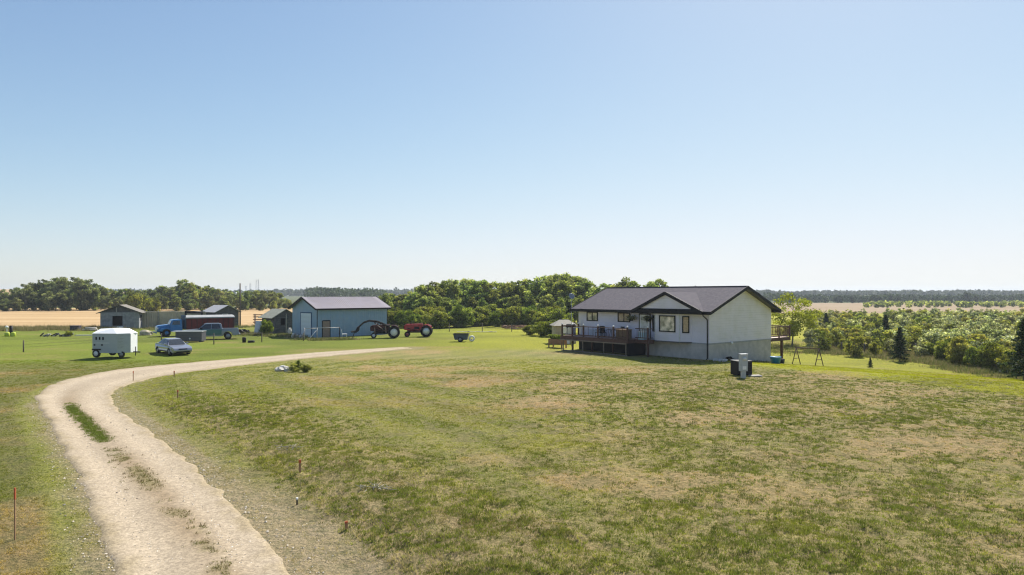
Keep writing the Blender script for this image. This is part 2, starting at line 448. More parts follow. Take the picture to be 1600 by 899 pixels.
def ground_mat():
    m = bpy.data.materials.new('grass_ground'); m.use_nodes = True
    n = m.node_tree; b = n.nodes["Principled BSDF"]; L = n.links.new
    b.inputs['Roughness'].default_value = .95; b.inputs['Specular IOR Level'].default_value = .1
    at = n.nodes.new("ShaderNodeAttribute"); at.attribute_name = 'tint'
    geo = n.nodes.new("ShaderNodeNewGeometry")
    def noise(s, d=5, rough=.6):
        q = n.nodes.new("ShaderNodeTexNoise"); q.inputs['Scale'].default_value = s; q.inputs['Detail'].default_value = d; q.inputs['Roughness'].default_value = rough
        L(geo.outputs['Position'], q.inputs['Vector']); return q.outputs['Fac']
    def mr(src, a, b_, c, d):
        q = n.nodes.new("ShaderNodeMapRange"); q.inputs[1].default_value = a; q.inputs[2].default_value = b_; q.inputs[3].default_value = c; q.inputs[4].default_value = d
        L(src, q.inputs[0]); return q.outputs[0]
    def mix(f, a, b_, bt='MIX'):
        q = n.nodes.new("ShaderNodeMix"); q.data_type = 'RGBA'; q.blend_type = bt
        if isinstance(f, float): q.inputs[0].default_value = f
        else: L(f, q.inputs[0])
        for i, s_ in ((6, a), (7, b_)):
            if isinstance(s_, tuple): q.inputs[i].default_value = (*s_, 1)
            else: L(s_, q.inputs[i])
        return q.outputs[2]
    f1 = noise(3.2, 4); f2 = noise(13, 4, .7); f3 = noise(.8, 3)
    def mul(a, b_):
        q = n.nodes.new("ShaderNodeMath"); q.operation = 'MULTIPLY'; L(a, q.inputs[0]); L(b_, q.inputs[1]); return q.outputs[0]
    al = at.outputs['Alpha']
    c = mix(mul(mr(f2, .42, .62, 0, .6), al), at.outputs['Color'], (.36, .265, .145))
    c = mix(mr(f1, .45, .66, 0, .6), c, at.outputs['Color'])
    c = mix(mr(f1, .55, .35, 0, .35), c, (.075, .105, .022))
    c = mix(mr(f2, .58, .40, 0, .55), c, (.045, .06, .022))
    c = mix(mul(mr(f3, .4, .65, 0, .3), al), c, (.30, .24, .11))
    L(c, b.inputs['Base Color'])
    bp = n.nodes.new("ShaderNodeBump"); bp.inputs['Strength'].default_value = 1.0; bp.inputs['Distance'].default_value = .14
    L(noise(7, 6, .7), bp.inputs['Height']); L(bp.outputs[0], b.inputs['Normal'])
    return m
GM = ground_mat()
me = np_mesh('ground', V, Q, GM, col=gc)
me.polygons.foreach_set('use_smooth', np.ones(len(Q), bool))
ground = link(bpy.data.objects.new('ground', me)); tag(ground, kind='structure')

# ------------------------------------------------------------------ driveway
def strip_mask(x, y, sd):
    sc = np.interp(y, [12.5, 18, 24, 32], [.30, .08, -.18, -.22]) + .12 * (fbm(y / 1.5, 5. + 0 * y, 2) - .5)
    dens = 1.0 * sm(23.6, 24.4, y) * (1 - sm(30, 32.5, y)) + .75 * sm(17.6, 18.6, y) * (1 - sm(22.2, 23.2, y)) + .7 * sm(10.5, 12, y) * (1 - sm(15.6, 17.2, y))
    w = .20 + .12 * (fbm(x * .8, y * .8, 2) - .3)
    m = np.exp(-((sd - sc) / w) ** 2) * dens
    return m * sm(.36, .54, fbm(x * 1.8, y * 1.8, 3) + .12 * sm(23, 24, y))
def road_mesh():
    nc = 33; Vv = []; Cc = []
    N = NR
    # sections across: from RL point to nearest RR point
    J = np.array([np.argmin(((RR - p) ** 2).sum(1)) for p in RL]); J = np.maximum.accumulate(J)
    J = np.convolve(np.pad(J, 12, 'edge'), np.ones(25) / 25, 'valid')
    A = RL; B = np.c_[np.interp(J, np.arange(N), RR[:, 0]), np.interp(J, np.arange(N), RR[:, 1])]
    s = np.r_[0, np.cumsum(np.hypot(*np.diff(RC, axis=0).T))]
    for i in range(N):
        jl = (fbm(s[i] * 1.3, 3.3, 3) - .5) * .14 ; jr = (fbm(s[i] * 1.3, 33.3, 3) - .5) * .14
        for k in range(nc):
            t = k / (nc - 1); t = t * (1 + jl + jr) - jl
            Vv.append(A[i] * (1 - t) + B[i] * t)
            Cc.append((k / (nc - 1), s[i], 0))
    Vv = np.array(Vv); Cc = np.array(Cc); t = Cc[:, 0]
    z = terr(Vv[:, 0], Vv[:, 1]) + .02 - .035 * (np.exp(-((t - .24) / .12) ** 2) + np.exp(-((t - .76) / .12) ** 2)) * (np.sin(t * np.pi)) + .012 * fbm(Vv[:, 0], Vv[:, 1], 3)
    z -= .10 * sm(.44, .5, np.abs(t - .5))
    V3 = np.c_[Vv, z + .02]
    I = np.arange(N * nc).reshape(N, nc); Q = np.stack([I[:-1, :-1], I[1:, :-1], I[1:, 1:], I[:-1, 1:]], -1).reshape(-1, 4)
    y = Vv[:, 1]; n2 = fbm(Vv[:, 0] / 1.3, y / 1.3, 3)
    # grass down the middle, breaking up
    mid = np.exp(-((t - .47 - .03 * np.sin(y / 3)) / .085) ** 2)
    n4 = fbm(Vv[:, 0] * 2.2, y * 2.2, 3); strip = strip_mask(Vv[:, 0], y, road_sd(Vv[:, 0], y)) * .8
    gravel = np.broadcast_to(np.array([.42, .345, .25]), (len(Vv), 3)).copy()
    rut = np.exp(-((t - .24) / .13) ** 2) + np.exp(-((t - .76) / .13) ** 2)
    gravel = gravel * (.86 + .14 * rut)[:, None] * (.92 + .16 * fbm(Vv[:, 0] / 2, y / 2, 3))[:, None]
    gr = np.array([.17, .15, .06])[None] * (1 - .3 * sm(22, 24, y))[:, None]
    sd0 = road_sd(Vv[:, 0], y); sc0 = np.interp(y, [12.5, 18, 24, 32], [.30, .08, -.18, -.22])
    lo = (np.exp(-((sd0 - sc0) / .42) ** 2) * (.45 + .5 * sm(.35, .6, n2)) * (1 - sm(32, 40, y)))[:, None]; gravel = gravel * (1 - lo) + np.array([.27, .205, .13]) * lo
    c = gravel * (1 - strip[:, None]) + gr * strip[:, None]
    eg = sm(.33, .48, np.abs(t - .5) + (n4 - .5) * .26)[:, None] * .85; c = c * (1 - eg) + np.array([.31, .25, .155]) * eg
    fade = sm(60, 70, y); c = c * (1 - .45 * fade[:, None]) + np.array([.30, .25, .10]) * .45 * fade[:, None]
    return V3, Q, c, strip
def gravel_mat():
    m = bpy.data.materials.new('gravel'); m.use_nodes = True
    n = m.node_tree; b = n.nodes["Principled BSDF"]; L = n.links.new
    b.inputs['Roughness'].default_value = .95; b.inputs['Specular IOR Level'].default_value = .15
    at = n.nodes.new("ShaderNodeAttribute"); at.attribute_name = 'tint'
    geo = n.nodes.new("ShaderNodeNewGeometry")
    vo = n.nodes.new("ShaderNodeTexVoronoi"); vo.inputs['Scale'].default_value = 22; L(geo.outputs['Position'], vo.inputs['Vector'])
    nz = n.nodes.new("ShaderNodeTexNoise"); nz.inputs['Scale'].default_value = 9; nz.inputs['Detail'].default_value = 8; nz.inputs['Roughness'].default_value = .75; L(geo.outputs['Position'], nz.inputs['Vector'])
    mr = n.nodes.new("ShaderNodeMapRange"); mr.inputs[1].default_value = .3; mr.inputs[2].default_value = .7; mr.inputs[3].default_value = .74; mr.inputs[4].default_value = 1.2
    L(nz.outputs['Fac'], mr.inputs[0])
    sp = n.nodes.new("ShaderNodeSeparateColor"); L(vo.outputs['Color'], sp.inputs[0])
    m2 = n.nodes.new("ShaderNodeMapRange"); m2.inputs[3].default_value = .78; m2.inputs[4].default_value = 1.14; L(sp.outputs[0], m2.inputs[0])
    mu = n.nodes.new("ShaderNodeMath"); mu.operation = 'MULTIPLY'; L(mr.outputs[0], mu.inputs[0]); L(m2.outputs[0], mu.inputs[1])
    vm = n.nodes.new("ShaderNodeVectorMath"); vm.operation = 'SCALE'; L(at.outputs['Color'], vm.inputs[0]); L(mu.outputs[0], vm.inputs['Scale'])
    L(vm.outputs[0], b.inputs['Base Color'])
    bp = n.nodes.new("ShaderNodeBump"); bp.inputs['Strength'].default_value = .6; bp.inputs['Distance'].default_value = .04
    L(nz.outputs['Fac'], bp.inputs['Height']); L(bp.outputs[0], b.inputs['Normal'])
    return m
V3, Q3, rc, rstrip = road_mesh()
me = np_mesh('gravel_driveway', V3, Q3, gravel_mat(), col=rc); me.polygons.foreach_set('use_smooth', np.ones(len(Q3), bool))
tag(link(bpy.data.objects.new('gravel_driveway', me)), kind='structure')

# ------------------------------------------------------------------ near grass: one 'stuff' mesh of blades
def grass_mat():
    m = bpy.data.materials.new('grass_blades'); m.use_nodes = True
    n = m.node_tree; L = n.links.new
    for q in list(n.nodes): n.nodes.remove(q)
    out = n.nodes.new("ShaderNodeOutputMaterial"); at = n.nodes.new("ShaderNodeAttribute"); at.attribute_name = 'tint'
    d = n.nodes.new("ShaderNodeBsdfDiffuse"); t = n.nodes.new("ShaderNodeBsdfTranslucent"); mx = n.nodes.new("ShaderNodeMixShader"); mx.inputs[0].default_value = .35
    L(at.outputs['Color'], d.inputs[0]); L(at.outputs['Color'], t.inputs[0]); L(d.outputs[0], mx.inputs[1]); L(t.outputs[0], mx.inputs[2]); L(mx.outputs[0], out.inputs[0])
    return m
GB = grass_mat()
def blades(cx, cy, cz, col, h, w, nb, spread, lean=.6):
    """nb blades per tuft; arrays per tuft"""
    N = len(cx); M = N * nb
    rep = lambda a: np.repeat(a, nb, axis=0)
    ang = rng.uniform(0, 2 * np.pi, M); rad = rep(spread) * np.sqrt(rng.random(M))
    bx = rep(cx) + np.cos(ang) * rad; by = rep(cy) + np.sin(ang) * rad; bz = rep(cz) - .01
    hh = rep(h) * rng.uniform(.5, 1.2, M) * (1 - .4 * rad / rep(spread + 1e-6)); ww = rep(w) * rng.uniform(.7, 1.3, M)
    la = ang + rng.normal(0, .8, M); ll = lean * hh * rng.uniform(.2, 1.2, M)
    wa = rng.uniform(0, 2 * np.pi, M)
    a = np.c_[bx - np.cos(wa) * ww, by - np.sin(wa) * ww, bz]; b = np.c_[bx + np.cos(wa) * ww, by + np.sin(wa) * ww, bz]
    c = np.c_[bx + np.cos(la) * ll, by + np.sin(la) * ll, bz + hh]
    V = np.stack([a, b, c], 1).reshape(-1, 3); Fc = np.arange(3 * M).reshape(M, 3)
    cc = rep(col) * rng.uniform(.75, 1.3, M)[:, None]
    return V, Fc, np.repeat(cc, 3, axis=0)
def lawn_grass():
    N = 330000
    # even over the view wedge, thinning with distance
    d = 9 + 46 * rng.random(N) ** 1.25
    x = rng.uniform(-.82, .82, N) * d
    cell = fbm(x / .42, d / .42, 3)                      # clumping
    c, s, dry, lime, lush = gcol(x, d)
    a = np.abs(s)
    hw = np.interp(d, [9, 14, 30, 60], [1.75, 1.8, 2.0, 1.6])
    off = a > 1.72 + (fbm(x * 1.2, d * 1.2, 2) - .5) * 1.2 - .4 * rng.random(N) ** 3
    mid = (a < 1.2) & (strip_mask(x, d, s) > rng.random(N) * .4)
    tt = None
    bare = (a < 3.0) * .45 + (s > 0) * (s < 4.4) * (d < 19) * .35
    keep = (off | mid) & (rng.random(N) > bare) & (cell > .41 + .10 * dry - .05 * (s > 3) + .1 * (rng.random(N) - .5))
    # keep clear of house
    t = (x - HA[0]) * HT[0] + (d - HA[1]) * HT[1]; n = (x - HA[0]) * HN[0] + (d - HA[1]) * HN[1]
    keep &= ~((t > -.1) & (t < 14.5) & (n < .1) & (n > -9.6))
    x, d, c, s, dry, cell, lush = [q[keep] for q in (x, d, c, s, dry, cell, lush)]
    n = len(x)
    isd = rng.random(n) < (.12 + .6 * dry)
    g = c * 1.0
    g = np.where(isd[:, None], np.array([.50, .38, .20]) * rng.uniform(.7, 1.15, n)[:, None], g * (rng.uniform(.8, 1.35, n) * (.72 + .6 * fbm(x / .3, d / .3, 2)))[:, None] * np.array([1.08, 1.12, .7]))
    rl = rough_lawn(x, d, s) * (1 - .9 * lush)
    kk = rng.random(n) > .72 * rl
    x, d, c, s, dry, cell, lush, isd, g = [q[kk] for q in (x, d, c, s, dry, cell, lush, isd, g)]; n = len(x)
    bankz = (s > 3) & (s < 6.5) & (d < 34)
    h = rng.uniform(.02, .055, n) * (1 + 1.2 * bankz + .25 * (cell - .4) / .2) * (1 - .45 * isd)
    h *= 1 + .15 * (d > 25)
    w = np.where(d < 25, .008, .012)
    return blades(x, d, terr(x, d) + relief(x, d, s), g, h, w, 7, rng.uniform(.04, .10, n) * (1 + .3 * bankz), .9)
def tufts():
    N = 120000; d = 9.5 + 38 * rng.random(N) ** 1.15; x = rng.uniform(-.80, .80, N) * d
    c, s, dry, lime, lush = gcol(x, d); rl = rough_lawn(x, d, s) * (1 - lush)
    cl = fbm(x / .8 + 5, d / .8, 3)
    keep = (rng.random(N) < rl * (.62 - .5 * dry) * (.35 + 1.3 * sm(.38, .62, cl))) & (s > 2.3)
    t = (x - HA[0]) * HT[0] + (d - HA[1]) * HT[1]; n_ = (x - HA[0]) * HN[0] + (d - HA[1]) * HN[1]
    keep &= ~((t > -.1) & (t < 14.5) & (n_ < .1) & (n_ > -9.6))
    x, d, c, s, dry, lime = [q[keep] for q in (x, d, c, s, dry, lime)]; n = len(x)
    hue = rng.random(n)[:, None]
    base = np.where(hue < .55, np.array([.150, .185, .036]), np.where(hue < .8, np.array([.27, .305, .045]), np.array([.27, .25, .09])))
    col = base * (1 - .6 * lime[:, None]) + C_L * 1.1 * .6 * lime[:, None]
    col = col * rng.uniform(.65, 1.3, n)[:, None]
    r = rng.uniform(.05, .13, n) * (1 + .01 * (d - 12))
    return blades(x, d, terr(x, d) + relief(x, d, s), col, rng.uniform(.05, .095, n), np.where(d < 25, .008, .013), 20, r, .7)
Vg, Fg, Cg = lawn_grass()
def strip_tufts():
    N = 16000; k = rng.integers(0, NR - 1, N); P = RC[k] + (RC[k + 1] - RC[k]) * rng.random(N)[:, None]; T = RC[k + 1] - RC[k]; T /= np.linalg.norm(T, axis=1)[:, None]
    y = P[:, 1]; sc = np.interp(y, [12.5, 18, 24, 32], [.30, .08, -.18, -.22]); o = sc + rng.normal(0, .16, N) * (1 + .5 * (y < 23))
    x = P[:, 0] + T[:, 1] * o; y2 = P[:, 1] - T[:, 0] * o
    m = strip_mask(x, y2, road_sd(x, y2)) ** .5 > rng.random(N) * np.where(y < 23, 2.6, 1.1); x, y2 = x[m], y2[m]; n = len(x); far_ = (y2 > 23)[:, None]
    col = np.where(far_, np.array([.16, .20, .035]), np.where(rng.random(n)[:, None] < .5, np.array([.20, .16, .07]), np.array([.15, .155, .04]))) * rng.uniform(.7, 1.4, n)[:, None]
    return blades(x, y2, terr(x, y2) + .035, col, rng.uniform(.05, .11, n), np.full(n, .008), 12, rng.uniform(.04, .09, n), .8)
Vt, Ft, Ct = strip_tufts(); Fg = np.vstack([Fg, Ft + len(Vg)]); Vg = np.vstack([Vg, Vt]); Cg = np.vstack([Cg, Ct]); print('strip', len(Vt) / 36)
Vt, Ft, Ct = tufts(); Fg = np.vstack([Fg, Ft + len(Vg)]); Vg = np.vstack([Vg, Vt]); Cg = np.vstack([Cg, Ct])
print('blades', len(Fg))
me = np_mesh('lawn_grass', Vg, Fg, GB, col=Cg, k=3)
tag(link(bpy.data.objects.new('lawn_grass', me)), 'short patchy green and straw lawn grass in front of the house', 'grass', kind='stuff')

# gravel stones
def stones():
    N = 9000
    k = (rng.random(N) ** 1.6 * NR * .62).astype(int); t = rng.normal(.5, .33, N); t = np.clip(t, -.25, 1.3)
    P = RL[k] * (1 - t)[:, None] + RR[np.clip((k * 1.0).astype(int), 0, NR - 1)] * t[:, None]
    sd_ = road_sd(P[:, 0], P[:, 1]); P = P[(np.abs(sd_) < 2.1) | ((sd_ > 0) & (sd_ < 3.2) & (rng.random(len(P)) < .5))]
    n = len(P); r = rng.uniform(.008, .028, n) * np.where(rng.random(n) < .05, 1.8, 1)
    base = np.array([(1, 0, 0), (-.5, .87, 0), (-.5, -.87, 0), (.4, .3, .8), (-.4, .2, .7)])
    V = P[:, None, :].repeat(5, 1); V = np.concatenate([V, terr(P[:, 0], P[:, 1])[:, None, None].repeat(5, 1) + .015], 2)
    a = rng.uniform(0, 6.28, n); ca, sa = np.cos(a), np.sin(a)
    bx = base[None, :, 0] * ca[:, None] - base[None, :, 1] * sa[:, None]; by = base[None, :, 0] * sa[:, None] + base[None, :, 1] * ca[:, None]
    V[:, :, 0] += bx * r[:, None]; V[:, :, 1] += by * r[:, None]; V[:, :, 2] += base[None, :, 2] * r[:, None]
    fs = np.array([(0, 1, 4), (1, 2, 4), (2, 0, 3), (0, 4, 3), (2, 3, 4)])
    Fq = (np.arange(n)[:, None, None] * 5 + fs[None]).reshape(-1, 3)
    col = rng.choice([.16, .30, .40, .50], n, p=[.25, .3, .3, .15])[:, None] * np.array([1, .9, .76]); return V.reshape(-1, 3), Fq, np.repeat(col, 5, 0)
Vs, Fs, Cs = stones()
m = bpy.data.materials.new('pebble'); m.use_nodes = True
a_ = m.node_tree.nodes.new("ShaderNodeAttribute"); a_.attribute_name = 'tint'; m.node_tree.links.new(a_.outputs['Color'], m.node_tree.nodes["Principled BSDF"].inputs['Base Color']); m.node_tree.nodes["Principled BSDF"].inputs['Roughness'].default_value = .9
tag(link(bpy.data.objects.new('loose_gravel', np_mesh('loose_gravel', Vs, Fs, m, col=Cs, k=3))), 'loose pale stones scattered along the gravel drive', 'gravel', kind='stuff')

# ------------------------------------------------------------------ fields
def field_mat(name, c, c2):
    m = bpy.data.materials.new(name); m.use_nodes = True
    n = m.node_tree; b = n.nodes["Principled BSDF"]; L = n.links.new; b.inputs['Roughness'].default_value = 1; b.inputs['Specular IOR Level'].default_value = .05
    geo = n.nodes.new("ShaderNodeNewGeometry"); mp = n.nodes.new("ShaderNodeMapping"); mp.inputs['Scale'].default_value = (.02, .16, 1); L(geo.outputs['Position'], mp.inputs[0])
    nz = n.nodes.new("ShaderNodeTexNoise"); nz.inputs['Scale'].default_value = 1; nz.inputs['Detail'].default_value = 6; L(mp.outputs[0], nz.inputs['Vector'])
    n2 = n.nodes.new("ShaderNodeTexNoise"); n2.inputs['Scale'].default_value = 1.6; n2.inputs['Detail'].default_value = 5; L(geo.outputs['Position'], n2.inputs['Vector'])
    ad = n.nodes.new("ShaderNodeMath"); ad.operation = 'MULTIPLY_ADD'; ad.inputs[1].default_value = .35; L(n2.outputs['Fac'], ad.inputs[0]); L(nz.outputs['Fac'], ad.inputs[2])
    mr = n.nodes.new("ShaderNodeMapRange"); mr.inputs[1].default_value = .5; mr.inputs[2].default_value = .85; L(ad.outputs[0], mr.inputs[0])
    mx = n.nodes.new("ShaderNodeMix"); mx.data_type = 'RGBA'; mx.inputs[6].default_value = (*c, 1); mx.inputs[7].default_value = (*c2, 1); L(mr.outputs[0], mx.inputs[0]); L(mx.outputs[2], b.inputs['Base Color'])
    bp = n.nodes.new("ShaderNodeBump"); bp.inputs['Strength'].default_value = .6; bp.inputs['Distance'].default_value = .1; L(n2.outputs['Fac'], bp.inputs['Height']); L(bp.outputs[0], b.inputs['Normal'])
    return m
FM = field_mat('ripe_crop', (.36, .245, .125), (.47, .34, .19))
FM2 = field_mat('pale_crop', (.24, .18, .12), (.33, .255, .17))
def field(name, x0, x1, y0, y1, m, h=.5, nx=40, ny=30, wob=3):
    xs = np.linspace(0, 1, nx); ys = np.linspace(0, 1, ny); V = []
    for j in ys:
        ya = y0 + (y1 - y0) * j
        for i in xs:
            xx = (x0(ya) if callable(x0) else x0); xb = (x1(ya) if callable(x1) else x1); x = xx + (xb - xx) * i
            y = ya + (float(fbm(x / 12, 3.)) - .5) * wob * (1 - j)
            e = 0 if (i in (0, 1) or j in (0, 1)) else 1
            V.append((x, y, tz(x, y) + (h + .12 * float(fbm(x / 3, y / 3, 2))) * e + .02 * (1 - e) - .1 * (1 - e)))
    I = np.arange(nx * ny).reshape(ny, nx); Q = np.stack([I[:-1, :-1], I[:-1, 1:], I[1:, 1:], I[1:, :-1]], -1).reshape(-1, 4)
    return tag(link(bpy.data.objects.new(name, np_mesh(name, V, Q, m))), kind='structure')
field('wheat_field', -270, -41, 109, 236, FM, wob=6)
field('stubble_field', lambda y: .36 * y, lambda y: 1.1 * y, 225, 505, FM2, h=.1, nx=60)
# far wheat hill at the left skyline
V = []; nx_, ny_ = 40, 24
for j in range(ny_):
    for i in range(nx_):
        x = -1150 + 760 * i / (nx_ - 1); y = 640 + 420 * j / (ny_ - 1)
        q = math.sin(math.pi * i / (nx_ - 1)) ** .7 * math.sin(math.pi * j / (ny_ - 1)) ** .8
        V.append((x, y, tz(x, y) - .5 + 12.5 * q + .5))
I = np.arange(nx_ * ny_).reshape(ny_, nx_); Q = np.stack([I[:-1, :-1], I[:-1, 1:], I[1:, 1:], I[1:, :-1]], -1).reshape(-1, 4)
me = np_mesh('wheat_hill', V, Q, FM); me.polygons.foreach_set('use_smooth', np.ones(len(Q), bool)); tag(link(bpy.data.objects.new('wheat_hill', me)), kind='structure')

# ------------------------------------------------------------------ vegetation
BARK = mat('bark', (.20, .17, .13), .9, var=.3, scale=8, bump=.5)
BARKP = mat('pale_bark', (.42, .40, .34), .9, var=.3, scale=5, bump=.3, dirt_or_reflection=((.08, .07, .06), 7, .8))
LM = dict(
    aspen=leaf_mat('aspen_leaves', (.075, .105, .042), (.215, .25, .095), (.50, .53, .25), .45),
    dark=leaf_mat('dark_leaves', (.050, .068, .036), (.155, .175, .085), (.40, .41, .25), .4),
    bright=leaf_mat('bright_leaves', (.065, .092, .020), (.19, .225, .045), (.44, .46, .11), .33),
    lime=leaf_mat('lime_leaves', (.15, .19, .02), (.26, .32, .035), (.38, .42, .08), .4),
    silver=leaf_mat('silver_leaves', (.065, .082, .04), (.25, .27, .14), (.78, .76, .60), .33),
    olive=leaf_mat('olive_leaves', (.085, .105, .03), (.25, .265, .07), (.52, .50, .14), .35),
    spruce=leaf_mat('spruce_needles', (.018, .034, .018), (.038, .064, .032), (.10, .135, .06), .2, .15),
    far=leaf_mat('far_leaves', (.035, .055, .03), (.055, .08, .04), (.09, .115, .05), .2),
)
def tree_data(seed, lm, H=10, W=6.5, th=2.6, ncl=30, nl=175, ls=.245, cr=.95, sparse=1.0, bark=None, thin=.7, flat=1., tv=.17, fluff=0):
    """leafy tree: returns trunk mesh and crown mesh (unit tree of height H)"""
    r = np.random.default_rng(seed); rr = random.Random(seed)
    C = []; Rr = []
    zc = (H + th) / 2; a = (H - th) / 2
    while len(C) < ncl:
        p = r.normal(size=3); p /= np.linalg.norm(p); q = r.random() ** .33
        p = p * q; 
        w = 1 - .25 * max(p[2], 0)
        c = np.array([p[0] * W / 2 * .82 * w, p[1] * W / 2 * .82 * w, zc + p[2] * a * .88])
        C.append(c); Rr.append(cr * r.uniform(.6, 1.35) * (1.1 - .35 * (c[2] - th) / (H - th)))
    mb = MB(); lean = np.array([rr.uniform(-.4, .4), rr.uniform(-.4, .4)])
    pts = [(0, 0, -.15)]; rs = [H * .017]
    for k in range(1, 7):
        f = k / 6; pts.append((lean[0] * f + rr.uniform(-.12, .12), lean[1] * f + rr.uniform(-.12, .12), H * .9 * f)); rs.append(H * .017 * (1 - f * .88))
    mb.path(pts, rs, 7)
    for c in C[:int(ncl * .7)]:
        z0 = max(th * .5, c[2] - rr.uniform(1, 2.4) * (H / 10)); f = z0 / (H * .9)
        b = Vector((lean[0] * f, lean[1] * f, z0)); e = Vector(c); m_ = (b + e) / 2 + Vector((0, 0, -.15))
        w0 = H * .006
        mb.path([b, m_, e], [w0, w0 * .6, w0 * .25], 5)
    tme = mb.mesh('trunk', bark or BARK)
    P = []; T = []
    for c, rad in zip(C, Rr):
        n = int(nl * (rad / cr) ** 2 * sparse)
        u = r.normal(size=(n, 3)); u /= np.linalg.norm(u, axis=1)[:, None]; u *= (r.random(n) ** .45)[:, None]
        u[:, 2] *= .72 * flat
        bump = 1 + .25 * np.sin(u[:, 0] * 7 + seed) * np.cos(u[:, 1] * 6)
        P.append(c + u * rad * bump[:, None]); T.append(np.clip(r.normal(.40, .17, n) + r.normal(0, tv) + fluff * (r.random(n) < .2), 0, 1))
    P = np.vstack(P); P[:, 2] = np.maximum(P[:, 2], .03); T = np.concatenate(T)
    V, Q = leaves(P, ls, r=r)
    cme = np_mesh('crown', V, Q, LM[lm], tone=T)
    return tme, cme, H
def shrub_data(seed, lm, H=2.4, W=2.2, n=1100, ls=.14, spiky=.5, stems=7, fluff=0):
    r = np.random.default_rng(seed); rr = random.Random(seed); mb = MB(); P = []; T = []
    for k in range(stems):
        a = rr.uniform(0, 6.28); q = rr.uniform(.15, 1) ; top = Vector((math.cos(a) * W / 2 * q, math.sin(a) * W / 2 * q, H * rr.uniform(.7, 1.0) * (1 - .25 * q)))
        b = Vector((math.cos(a) * .15, math.sin(a) * .15, -.05)); mid = b.lerp(top, .5) + Vector((rr.uniform(-.1, .1), rr.uniform(-.1, .1), .1 * H))
        mb.path([b, mid, top], [.03, .02, .006], 5)
        m_ = n // stems; t = r.random(m_) ** .8
        base = np.array(b)[None] * ((1 - t) ** 2)[:, None] + np.array(mid)[None] * (2 * t * (1 - t))[:, None] + np.array(top)[None] * (t ** 2)[:, None]
        w = W * .24 * (1.25 - spiky * t)
        P.append(base + r.normal(size=(m_, 3)) * w[:, None] * np.array([1, 1, .6]) ); T.append(np.clip(r.normal(.4, .2, m_) + rr.uniform(-.12, .12) + fluff * (r.random(m_) < .16), 0, 1))
    P = np.vstack(P); P[:, 2] = np.abs(P[:, 2]); T = np.concatenate(T)
    V, Q = leaves(P, ls, r=r)
    vb = np.array(mb.v); 
    me = mb.mesh('stem', BARK); me2 = np_mesh('foliage', V, Q, LM[lm], tone=T)
    return me, me2, H
def spruce_data(seed, H=3.3, W=2.2, n=3000):
    r = np.random.default_rng(seed); mb = MB(); mb.path([(0, 0, -.1), (0, 0, H * .5), (0, 0, H)], [.06, .035, .008], 7)
    P = []; T = []; k = 0
    nb = 78
    V = []; 
    for i in range(nb):
        f = (i / nb) ** .85; z = .28 + (H - .3) * f; L_ = W / 2 * (1 - f) ** 1.0 * r.uniform(.45, 1.25) + .04; a = i * 2.4 + r.uniform(-.3, .3)
        mb.tube((0, 0, z), (math.cos(a) * L_, math.sin(a) * L_, z - .10 * L_), .012, .003, 4)
        m_ = int(n / nb * (1.6 - 1.2 * f)); t = r.random(m_) ** .7
        p = np.c_[np.cos(a) * L_ * t, np.sin(a) * L_ * t, z - .12 * L_ * t + .08 * L_ * t ** 3]
        p += r.normal(size=(m_, 3)) * np.array([.06, .06, .035]) * (1.3 - .7 * t)[:, None]
        P.append(p)
    P = np.vstack(P); V, Q = leaves(P, .085, stretch=2.2, r=r)
    return mb.mesh('trunk', BARK), np_mesh('crown', V, Q, LM['spruce'], tone=np.clip(r.normal(.4, .22, len(P)), 0, 1)), H
def place(name, parts, data, loc, h, rz, label, cat, group=None, wide=1.):
    """thing with two children (meshes shared between copies)"""
    t = thing(name, loc, rz, label, cat, group); s = h / data[2]; t.scale = (s * wide, s * wide, s)
    for nm, me_ in zip(parts, data[:2]):
        link(bpy.data.objects.new(nm, me_), t)
    return t
TP = ('trunk', 'crown'); SP = ('stem', 'foliage')
aspens = [tree_data(100 + i, 'aspen', H=10, W=[5.5, 6.5, 5, 6, 7][i], th=[1.0, .6, 1.6, .5, .8][i], ncl=[50, 56, 44, 60, 56][i], bark=BARKP) for i in range(5)]
darks = [tree_data(200 + i, 'dark', H=10, W=[6.5, 8, 7][i], th=[.8, 1.4, .5][i], ncl=[50, 54, 60][i]) for i in range(3)]
airy = [tree_data(300 + i, 'aspen', H=10, W=[4.5, 5, 4][i], th=3.5, ncl=[26, 28, 24][i], cr=.7, nl=75, ls=.26, bark=BARKP) for i in range(3)]
fars = [tree_data(400 + i, 'far', H=8, W=[5, 6, 4.2][i], th=.8, ncl=22, nl=60, ls=.75, cr=1.2) for i in range(3)]
brush = [tree_data(500 + i, ['bright', 'bright', 'olive'][i], H=3.4, W=4.0, th=-.2, ncl=75, nl=110, ls=.13, cr=.52, tv=.2) for i in range(3)]
plant = [tree_data(520 + i, ['silver', 'silver', 'olive', 'silver', 'bright', 'olive'][i], H=2.4, W=[1.7, 2.1, 1.9, 1.6, 2.0, 2.2][i], th=-.1, ncl=[26, 32, 30, 24, 30, 34][i], nl=85, ls=.10, cr=.33, tv=.22, fluff=.5 * (i in (0, 1, 3))) for i in range(6)]

